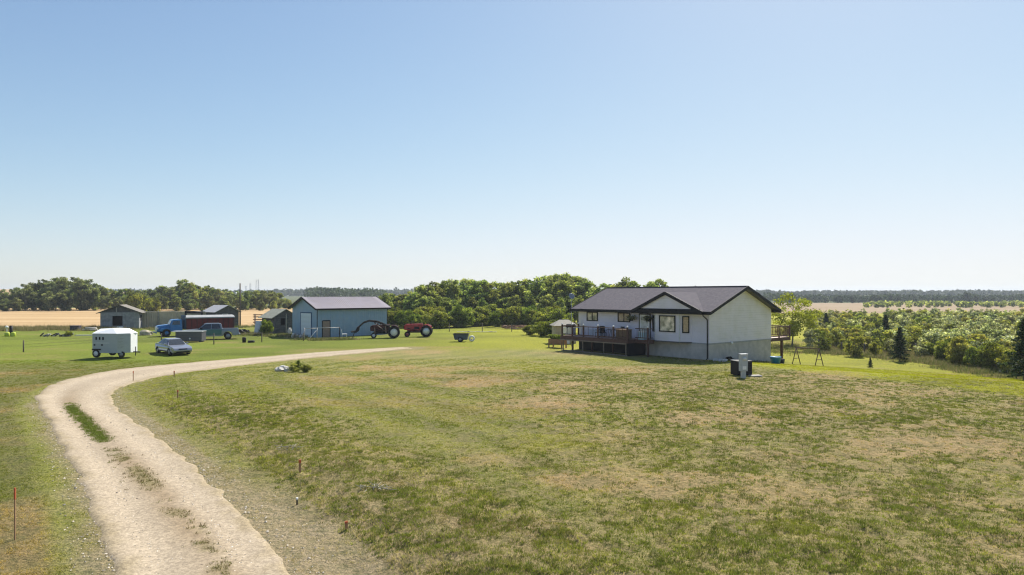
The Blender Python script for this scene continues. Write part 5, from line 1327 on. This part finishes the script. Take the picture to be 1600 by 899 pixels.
MB().extr([(-.40, .6), (-.40, 1.46), (-.62, 1.98), (-.80, 2.10), (-1.62, 2.12), (-1.78, 2.0), (-1.82, .6)], lambda x, z: -.92 + .14 * max(0, z - 1.4), lambda x, z: .92 - .14 * max(0, z - 1.4)).build('cab', BP, GT, .05)
MB().slab([(-.405, -.74, 1.50), (-.405, .74, 1.50), (-.60, .68, 1.94), (-.60, -.68, 1.94)], -.02).build('windshield', CG, GT)
for s in (-1, 1):
    pts = [(-.62, s * .925, 1.46), (-.74, s * .86, 1.92), (-1.5, s * .86, 1.92), (-1.5, s * .925, 1.46)]
    MB().slab(pts if s < 0 else pts[::-1], .02).build('side_window', CG, GT)
MB().box(-8.0, .9, -.42, -.3, .55, .75).box(-8.0, .9, .3, .42, .55, .75).build('chassis', BLK, GT)
GB_ = MB().box(-7.9, -2.1, -1.2, 1.2, .85, 2.28).build('grain_box', RB, GT)
m = MB()
for k in range(10): m.box(-7.8 + k * .62, -7.72 + k * .62, -1.25, -1.2, .85, 2.2).box(-7.8 + k * .62, -7.72 + k * .62, 1.2, 1.25, .85, 2.2)
m.build('stakes', mat('box_dark', (.07, .03, .03), .7), GB_)
m = MB(); m.extr([(-1.27, 2.2), (-1.25, 2.34), (-.7, 2.52), (0, 2.58), (.7, 2.52), (1.25, 2.34), (1.27, 2.2)], 0, 5.9); o = m.build('tarp', TRP, GB_, .02); o.rotation_euler = (0, 0, R(-90)); o.rotation_euler = (0, 0, R(90)); o.location = (-2.05, 0, 0)
o = MB().tube((-2.4, -.3, 2.95), (-4.4, -.3, 2.90), .17).box(-2.5, -2.3, -.4, -.2, 2.5, 3.15).box(-4.4, -4.2, -.4, -.2, 2.5, 3.1).build('tarp_roller', BLK, GB_)
MB().box(-2.12, -2.02, -1.2, 1.2, .9, 2.6).build('headboard', mat('headboard_blue', (.02, .06, .12), .6), GT)
for x in (0,):
    for s in (-1, 1): wheel(GT, x, s * .9, .46, .24, s, BP, .5)
for s in (-1, 1): wheel(GT, -5.6, s * .95, .48, .45, s, BP, .5)
# --- pickup
PKT = mat('pickup_teal', (.035, .13, .16), .3, .3, var=.05, coat=.6); PKG = mat('pickup_grey', (.20, .235, .27), .3, .3, var=.05, coat=.5)
g = G(336, 531); hd = math.atan2(-.42, -.90)
PK = thing('pickup_truck', (g.x + .9, g.y + 1.3, g.z), hd, 'teal and grey crew cab pickup parked behind the dark metal box', 'pickup')
# local x forward; origin rear axle
pw = lambda x, z: .98 - .06 * (z > 1.0) - .08 * max(0, (x - 3.9))
def arc(cx, r): return [(cx + r * math.cos(math.radians(q)), .42 + r * math.sin(math.radians(q))) for q in range(180, -1, -20)]
pp2 = [(4.75, .50), (4.80, .95), (4.65, 1.12), (3.1, 1.24), (-1.15, 1.26), (-1.2, .55)] + [(x, max(z, .42)) for x, z in arc(0, .50)] + [(x, max(z, .42)) for x, z in arc(3.75, .50)]
shape(PK, 'body', pp2, pw, PKG, .04)
cw = lambda x, z: .90 - .28 * max(0, z - 1.22) / .6
shape(PK, 'cab', [(3.2, 1.20), (2.5, 1.80), (2.25, 1.88), (.95, 1.88), (.70, 1.80), (.58, 1.22)], cw, PKG, .04)
for s in (-1, 1):
    for q in ([(2.95, 1.27), (2.42, 1.76), (1.80, 1.80), (1.80, 1.27)], [(1.72, 1.27), (1.72, 1.80), (.92, 1.78), (.78, 1.27)]):
        pts = [(x, s * (cw(x, z) + .012), z) for x, z in q]; MB().slab(pts[::-1] if s > 0 else pts, .01).build('side_window', CG, PK)
    MB().box(.68, 3.0, min(s * .93, s * .99), max(s * .93, s * .99), .55, 1.20).build('door', PKT, PK, .01)
    MB().box(2.75, 2.95, min(s * .95, s * 1.15), max(s * .95, s * 1.15), 1.25, 1.45).build('mirror', BLK, PK, .02)
    MB().box(4.68, 4.82, min(s * .62, s * .86), max(s * .62, s * .86), .82, 1.05).build('headlight', HL, PK)
    MB().box(-1.22, -1.18, min(s * .78, s * .94), max(s * .78, s * .94), .85, 1.15).build('tail_light', mat('tail_red', (.4, .03, .02), .3), PK)
MB().slab([(3.17, -.78, 1.26), (3.17, .78, 1.26), (2.53, .66, 1.79), (2.53, -.66, 1.79)], -.015).build('windshield', CG, PK)
MB().box(-1.05, .50, -.78, .78, 1.262, 1.27).build('bed', BLK, PK); MB().box(4.78, 4.86, -.85, .85, .5, .66).build('bumper', RIM, PK, .02); MB().box(-1.35, -1.2, -.9, .9, .5, .66).build('bumper', RIM, PK, .02); MB().box(4.74, 4.83, -.55, .55, .72, 1.02).build('grille', BLK, PK)
MB().box(.7, 3.0, -1.02, 1.02, .38, .44).build('running_board', RIM, PK)
for x in (0, 3.75):
    for s in (-1, 1): wheel(PK, x, s * .88, .40, .26, s)
# dark metal box in front of pickup
g = G(294, 535); t = thing('metal_stock_box', (g.x, g.y + .7, 0), R(3), 'dark grey metal box with a pale top edge on the grass before the pickup', 'metal box')
DG = mat('dark_metal', (.10, .10, .115), .6, .2, var=.1)
MB().box(-1.45, 1.35, -.6, .6, .1, 1.12).build('body', DG, t, .02); MB().box(-1.9, 1.4, -.65, .65, 1.12, 1.19).build('top', mat('pale_metal', (.40, .42, .43), .5, .2), t, .01); MB().lathe((.1, -.62, .38), (0, -1, 0), [(.09, 0), (.09, .04), (0, .05)], 12).build('valve', WHT, t)
for a in (-1.2, 1.1): MB().box(a - .08, a + .08, -.5, .5, -.1, .1).build('skid', DG, t)

# --- tractors (x forward, origin below rear axle)
RED = mat('tractor_red', (.42, .032, .040), .45, var=.15, coat=.2, dirt_or_reflection=((.20, .05, .05), 4, .5)); RDK = mat('tractor_dark_red', (.06, .014, .014), .6, var=.3, scale=5)
def tractor(loc, hd, name, label, body, rearrim, rR=.70, loader=False):
    T = thing(name, loc, hd, label, 'tractor')
    MB().extr([(.45, .78), (.45, 1.60), (2.45, 1.56), (2.72, 1.42), (2.75, .88), (2.3, .80)], -.30, .30).build('hood', body, T, .06)
    MB().box(2.72, 2.78, -.22, .22, .90, 1.38).build('grille', BLK, T)
    MB().box(-.35, 2.3, -.24, .24, .5, .92).build('engine', RDK if body is RED else BLK, T, .04)
    MB().tube((0, -.75, rR), (0, .75, rR), .12).build('rear_axle', body, T)
    for s in (-1, 1):
        wheel(T, 0, s * .82, rR, .36, s, rearrim, .60)
        MB().extr([(-.62, .95), (-.55, 1.30), (-.2, 1.52), (.25, 1.50), (.30, 1.44), (-.15, 1.45), (-.48, 1.25), (-.56, .95)], min(s * .58, s * .98), max(s * .58, s * .98)).build('fender', body, T)
        wheel(T, 2.35, s * .42, .33, .17, s, mat('tractor_front_rim', (.35, .08, .08), .6) if not loader else RIMW, .55)
    MB().bar((2.35, -.45, .34), (2.35, .45, .34), .08).bar((2.35, 0, .3), (2.3, 0, .85), .12).build('front_axle', BLK, T)
    MB().box(-.25, .15, -.22, .22, 1.12, 1.2).extr([(-.3, 1.15), (-.24, 1.15), (-.32, 1.5), (-.38, 1.5)], -.22, .22).build('seat', BLK, T)
    MB().tube((.75, 0, 1.4), (.45, 0, 1.62), .02).build('steering_column', BLK, T)
    m = MB(); m.lathe((.45, 0, 1.62), (-.7, 0, .7), [(.17, -.015), (.2, 0), (.17, .015), (.17, -.015)], 16); m.build('steering_wheel', BLK, T)
    MB().tube((1.6, .1, 1.5), (1.6, .1, 1.95), .03).build('exhaust', BLK, T)
    MB().box(.9, 1.5, -.34, .34, .95, 1.25).tube((.6, -.33, 1.0), (2.2, -.33, .95), .05).tube((1.2, .33, .8), (2.4, .33, 1.1), .04).build('engine_fittings', BLK, T)
    MB().lathe((1.9, 0, 1.5), (0, 0, 1), [(0, 0), (.09, 0), (.09, .22), (.12, .24), (0, .28)], 12).build('air_cleaner', BLK, T)
    if loader:
        LD = mat('loader_arm', (.028, .018, .018), .7, var=.3)
        for s in (-1, 1):
            m = MB(); y = s * .62
            m.bar((.5, y, 1.35), (1.9, y, 1.95), .15, .20).bar((1.9, y, 1.95), (2.9, y, 2.08), .15, .20).bar((2.9, y, 2.08), (3.55, y, 1.85), .15, .20).bar((3.55, y, 1.85), (4.3, y, 1.15), .15, .18)
            m.build('loader_arm', LD, T)
            MB().bar((.9, y, .6), (1.0, y, 1.55), .1, .12).bar((2.2, y, .6), (2.25, y, 1.25), .1).build('loader_bracket', mat('bracket_tan', (.22, .15, .12), .7), T); MB().tube((.9, y, .75), (2.3, y, 1.85), .04).build('lift_cylinder', mat('cyl', (.16, .12, .11), .5), T)
        MB().extr([(4.0, 1.42), (4.05, .92), (4.35, .70), (4.95, .74), (5.0, .84), (4.45, .92), (4.22, 1.42)], -.9, .9).build('bucket', BLK, T)
        m = MB()
        for k in range(4): m.tube((4.55, -.7 + k * .46, .85), (4.85, -.7 + k * .46, -.02), .025)
        m.build('tines', BLK, T)
    return T
g = G(664, 527); tractor((g.x + .1, g.y + .8, 0), R(184), 'farm_tractor', 'red tractor with pale rear wheel hubs parked right of the loader tractor', RED, mat('hub_silver', (.60, .66, .68), .4, .3), .72)
g = G(612, 529); tractor((g.x + .1, g.y + .9, 0), R(190), 'loader_tractor', 'dark red loader tractor with its bucket arms raised beside the blue shop', RDK, RIMW, .72, True)

# ================================================================== SMALL THINGS
def post(px, py, pt, lb, m=BLK, r=.05, cat='fence post', name='fence_post', grp=None):
    g = G(px, py); h = topz(pt, g.y) - g.z
    o = MB().tube((0, 0, -.2), (0, 0, h), r, r * .85).build(name, m, None, loc=g); tag(o, lb, cat, grp); return o
FP = mat('fence_post_wood', (.13, .11, .09), .9, var=.3)
def wire_fence(name, pts, label, h=1.15, rad=.055):
    t = thing(name, G(*pts[0]), 0, label, 'fence'); o = t.location.copy(); P = []
    for px, py, pt in pts if len(pts[0]) == 3 else [(a, b, None) for a, b in pts]:
        g = G(px, py); hh = topz(pt, g.y) - g.z if pt else h
        MB().tube(g - o + Vector((0, 0, -.2)), g - o + Vector((0, 0, hh)), rad, rad * .85).build('post', FP, t); P.append((g - o, hh))
    for f in (.35, .65, .92):
        m = MB()
        for (a, ha), (b, hb) in zip(P, P[1:]): m.tube(a + Vector((0, 0, ha * f)), b + Vector((0, 0, hb * f)), .008, n=4)
        m.build('wire', RIM, t)
t_ = [(1279, 548.5, 530), (1315, 550, 535), (1351, 553.5, 537), (1431, 556.5, 537), (1475, 575, 552)]
def G3(px, py, pt): return G(px, py)
def wf(name, pts, label, rad=.055, mt=None):
    g0 = G(pts[0][0], pts[0][1]); t = thing(name, g0, 0, label, 'fence'); P = []
    for px, py, pt in pts:
        g = G(px, py); hh = topz(pt, g.y) - g.z; MB().tube(g - g0 + Vector((0, 0, -.2)), g - g0 + Vector((0, 0, hh)), rad, rad * .85).build('post', mt or FP, t); P.append((g - g0, hh))
    for f in (.4, .65, .92):
        m = MB()
        for (a, ha), (b, hb) in zip(P, P[1:]): m.tube(a + Vector((0, 0, ha * f)), b + Vector((0, 0, hb * f)), .007, n=4)
        m.build('wire', FP, t)
wf('wire_fence', t_[:4], 'thin wire fence with dark posts before the plantation at right', .09)
wf('wire_fence', [(36.5, 550.5, 532), (252, 533, 521), (334, 538.5, 521), (409, 535, 520), (474, 533, 520)], 'wire fence on thin posts across the grass behind the parked car', .06)
wf('wire_fence', [(702, 518.5, 506), (753.5, 518.5, 505), (799.6, 518.5, 507), (850, 519, 508)], 'wire fence on three short posts between red tractor and deck', .06)
def tagged(mb, name, m, loc, label, cat, rz=0, bevel=0): o = mb.build(name, m, None, bevel, loc=loc, rz=rz); return tag(o, label, cat)
YG = mat('lime_plastic', (.42, .50, .05), .5); PLK = mat('pale_plank', (.56, .52, .46), .8, var=.15); RCK = mat('pale_rock', (.52, .50, .46), .9, var=.2, bump=.5)
post(17, 525.5, 509, 'short thick dark post between two lime drums at far left', BLK, .2, 'post', 'gate_post')
for px, lb in ((11, 'lime yellow drum left of the thick dark post'), (20.5, 'lime yellow drum right of the thick dark post')):
    tagged(MB().lathe((0, 0, 0), (0, 0, 1), [(0, 0), (.24, 0), (.28, .1), (.28, .42), (.22, .5), (0, .5)], 14), 'drum', YG, G(px, 526), lb, 'drum')
g = G(10.5, 522); tagged(MB().blob((0, 0, .9), (.2, .2, .18), 3, rough=.1).tube((0, 0, -.1), (0, 0, .8), .04), 'white_marker', WHT, (g.x, g.y, g.z), 'white knob on a stake beside the lime drums', 'marker')
g = G(86, 526); t = thing('scrap_pile', g, .1, 'low pile of grey and white scrap lying on the grass left of the weathered shed', 'scrap pile')
r5 = random.Random(9); 
for k in range(12):
    x = -1.7 + k * .3; MB().bar((x, r5.uniform(-.4, .4), .08), (x + r5.uniform(.3, .9), r5.uniform(-.4, .4), r5.uniform(.1, .5)), r5.uniform(.1, .25), .12).build('scrap_piece', [BLK, PLK, DG, GRYW][k % 4], t)
place('weed_clump', SP, brush[0], G(107, 526), .85, 1, 'small yellow green weed clump at the right end of the scrap pile', 'weed clump', wide=1.0)
g = G(118, 516.5); t = thing('dark_crate', g, .1, 'dark crate standing at the edge of the wheat left of the weathered shed', 'crate')
MB().box(-.6, .6, -.4, .4, 0, .65).build('body', mat('crate_dark', (.06, .055, .075), .7), t, .02); MB().box(-.64, .64, -.44, .44, .65, .71).build('lid', mat('crate_lid', (.10, .08, .09), .7), t)
g = G(138, 517); t = thing('log_pile', g, -.05, 'pale logs and planks heaped beside the dark crate', 'log pile')
for k, (x, y, z, l) in enumerate(((0, 0, .12, 1.8), (.1, .3, .13, 1.7), (.2, .15, .34, 1.5), (.9, -.2, .12, 1.0))): MB().tube((x - l / 2, y, z), (x + l / 2, y + .15, z + .03), .13).build('log', PLK, t)
tagged(MB().box(-1.1, 1.1, -.12, .12, .0, .08), 'white_plank', WHT, G(132, 524.5), 'white plank lying flat on the grass left of the horse trailer roof', 'plank')
tagged(MB().blob((0, 0, .25), (.85, .6, .42), 4), 'boulder', mat('sandy_rock', (.42, .37, .28), .9, bump=.5), G(229, 524), 'sandy boulder heap in front of the blue truck', 'boulder')
for k, (px, py, s, lb) in enumerate(((378, 523, .45, 'dark rubbish heap below the utility pole'), (386, 522.5, .35, 'smaller black heap right of the rubbish heap'))): tagged(MB().blob((0, 0, .2), (s * 1.3, s, s), 20 + k, rough=.4), 'rubbish_heap', BLK, G(px, py), lb, 'heap')
tagged(MB().lathe((0, 0, 0), (0, 0, 1), [(0, 0), (.18, 0), (.21, .45), (.19, .55), (.1, .58), (0, .58)], 14), 'black_can', BLK, G(381.3, 535.5), 'upright black can on the grass near the shop fence', 'can')
tagged(MB().lathe((0, 0, 0), (0, 0, 1), [(.18, .02), (.33, .0), (.36, .10), (.33, .22), (.18, .2), (.18, .02)], 20), 'rubber_tyre', TYR, G(392.5, 535.5), 'black tyre lying flat beside the upright black can', 'tyre')
g = G(464, 528); t = thing('junk_heap', g, 0, 'white and grey junk beside the white shop door', 'junk heap')
for k in range(6): MB().bar((-.6 + k * .25, r5.uniform(-.2, .2), .05), (-.4 + k * .25, r5.uniform(-.3, .3), r5.uniform(.3, .6)), .2, .14).build('junk_piece', [WHT, GRYW, PLK][k % 3], t)
tagged(MB().blob((0, 0, .45), (.25, .22, .5), 6), 'feed_sack', PLK, G(452.5, 524), 'pale sack standing between the dark shed and the blue shop', 'sack')
g = G(624, 501); t = thing('branch_pile', g, 0, 'pale pile of dry branches on the grass behind the blue shop', 'branch pile')
for k in range(26): a = r5.uniform(-.4, .4); x = r5.uniform(-2.6, 2.2); MB().tube((x, r5.uniform(-.8, .8), r5.uniform(.05, .5)), (x + 1.3 * math.cos(a), r5.uniform(-.8, .8), r5.uniform(.05, .6)), .06, .03, 5).build('branch', PLK, t)
g = G(800, 515); t = thing('wood_pile', g, 0, 'rusty brown woodpile between the wire fence and the dark bushes', 'wood pile')
for k in range(30): x = r5.uniform(-1.6, 1.4); z = r5.uniform(.1, .65); MB().tube((x, r5.uniform(-.5, .5), z), (x + r5.uniform(.4, 1.1), r5.uniform(-.5, .5), z + r5.uniform(-.1, .1)), .08, .07, 6).build('log', [BRW, mat('log_end', (.36, .22, .17), .8)][k % 2], t)
g = G(742, 519.5); t = thing('plank_stack', g, 0, 'pale planks lying along the wire fence behind the dark cart', 'planks')
for k in range(7): x = -2.5 + k * .75; MB().bar((x, r5.uniform(-.3, .3), .06), (x + r5.uniform(.8, 1.6), r5.uniform(-.3, .3), .08 + .05 * (k % 2)), .22, .06).build('plank', PLK, t)
# dark cart with white drum
g = G(721, 534.5); t = thing('dump_cart', (g.x, g.y + .4, 0), R(-4), 'dark blue box cart lying on the grass right of the red tractor', 'cart')
MB().add([(-.72, -.4, .22), (.62, -.4, .22), (.62, .4, .22), (-.72, .4, .22), (-.88, -.5, .85), (.75, -.5, .85), (.75, .5, .85), (-.88, .5, .85)], [(0, 3, 2, 1), (0, 1, 5, 4), (1, 2, 6, 5), (2, 3, 7, 6), (3, 0, 4, 7)]).build('tub', mat('cart_navy', (.07, .095, .13), .6), t, fix=False)
MB().box(-.92, .8, -.53, -.47, .83, .90).box(-.92, .8, .47, .53, .83, .9).box(-.92, -.86, -.47, .47, .83, .9).box(.74, .8, -.47, .47, .83, .9).build('rim', BLK, t)
for s in (-1, 1): wheel(t, -.1, s * .55, .26, .12, s, RIM)
MB().bar((.7, 0, .3), (1.3, 0, .2), .06).build('tongue', BLK, t)
MB().lathe((1.12, -.1, .36), (.25, -1, 0), [(.16, 0), (.31, .02), (.34, .13), (.31, .24), (.16, .26), (.16, 0)], 20).build('spare_wheel', RIMW, t, label='white round wheel at the hitch end')
# flower bed with white rocks
fb = G(458, 582)
for k, (px, py, s, lb) in enumerate(((436, 580.5, .22, 'leftmost white rock of the small flower bed'), (443, 579.5, .28, 'biggest white rock of the small flower bed'), (449, 580.5, .2, 'white rock at the foot of the flower bed weeds'))): tagged(MB().blob((0, 0, s * .5), (s * 1.2, s, s * .8), 40 + k), 'garden_rock', RCK, G(px, py), lb, 'rock')
place('garden_plant', SP, plant[2], G(458, 582), .75, 0, 'green leafy plant in the middle of the small flower bed', 'plant', wide=1.3)
place('garden_plant', SP, plant[4], G(467, 581), .95, 1, 'tall green weed at the back of the small flower bed', 'plant', wide=.7)
place('garden_plant', SP, ltree and brush[0], G(478, 582), .6, 2, 'lime yellow plant at the right end of the small flower bed', 'plant', wide=1.1)
# stakes
ORG = mat('orange_paint', (.50, .12, .05), .6)
def stake(px, py, pt, lb, flag=True, w=.025):
    g = G(px, py); h = topz(pt, g.y) - g.z; t = thing('survey_stake', g, .3, lb, 'stake')
    MB().box(-w, w, -.01, .01, -.15, h).build('stick', mat('stake_wood', (.34, .20, .11), .8), t)
    MB().box(-w - .004, w + .004, -.016, .016, h * .78, h + .004).build('painted_top', ORG, t)
stake(23, 843, 763, 'tall orange topped survey stake in the grass at bottom left', w=.012)
stake(468.5, 741, 719, 'orange survey stake on the grass bank right of the drive', w=.03)
stake(541, 828, 815, 'short red stake on the bank nearest the bottom of the view', w=.03)
stake(277.5, 622, 610, 'small orange stake at the lawn edge by the inside of the bend', w=.03)
stake(208, 596, 580, 'thin stake at the far edge of the drive bend', w=.02)
stake(272, 589, 580, 'little dark stake on the inner side of the drive beyond the bend', w=.03)
g = G(464, 789); t = thing('sprinkler_head', g, 0, 'small white and black pipe stub sticking out of the bare bank', 'pipe stub')
MB().tube((0, 0, -.05), (0, 0, .12), .02).build('pipe', BLK, t); MB().tube((0, 0, .12), (0, 0, .17), .028).build('cap', WHT, t)
# grey rocks / brush on bank
for k, (px, py, lb) in enumerate(((588, 764, 'grey dry twig heap on the lawn bank'), (453, 701, 'faint grey twig heap higher up the bank'))):
    g = G(px, py); t = thing('twig_heap', g, 0, lb, 'twigs'); 
    m = MB()
    for j in range(24): a = r5.uniform(0, 6.28); x = r5.uniform(-.35, .35); y = r5.uniform(-.25, .25); m.tube((x, y, .03), (x + .25 * math.cos(a), y + .25 * math.sin(a), r5.uniform(.04, .12)), .01, .006, 4)
    m.build('twigs', mat('grey_twig', (.30, .28, .22), .9), t)
# foundation rocks
for k, (px, py) in enumerate(((1118, 564.5), (1126, 565), (1133, 565.5), (1146, 565.5))): tagged(MB().blob((0, 0, .08), (.22, .16, .13), 60 + k), 'foundation_rock', RCK, G(px, py), ['first pale rock from the house corner at the gable wall', 'second pale rock from the house corner at the gable wall', 'third pale rock from the house corner at the gable wall', 'pale rock farthest from the corner at the gable wall'][k], 'rock')
tagged(MB().blob((0, 0, .15), (.3, .2, .2), 90, rough=.4), 'dirt_mound', BLK, G(1141, 564), 'dark lump of soil by the gable wall under the lamp', 'mound')

# ================================================================== HAZE
bm_ = MB().box(-5300, 5300, -850, 5300, -6, 40)
hz = bm_.build('haze', [], None); tag(hz, 'thin blue summer haze over the farmland', 'haze', kind='stuff')
hm = bpy.data.materials.new('haze_air'); hm.use_nodes = True; q = hm.node_tree
for n_ in list(q.nodes): q.nodes.remove(n_)
o_ = q.nodes.new("ShaderNodeOutputMaterial"); v_ = q.nodes.new("ShaderNodeVolumePrincipled"); v_.inputs['Color'].default_value = (.80, .88, 1, 1); v_.inputs['Density'].default_value = .00022; v_.inputs['Anisotropy'].default_value = .2
q.links.new(v_.outputs[0], o_.inputs['Volume']); hz.data.materials.append(hm)
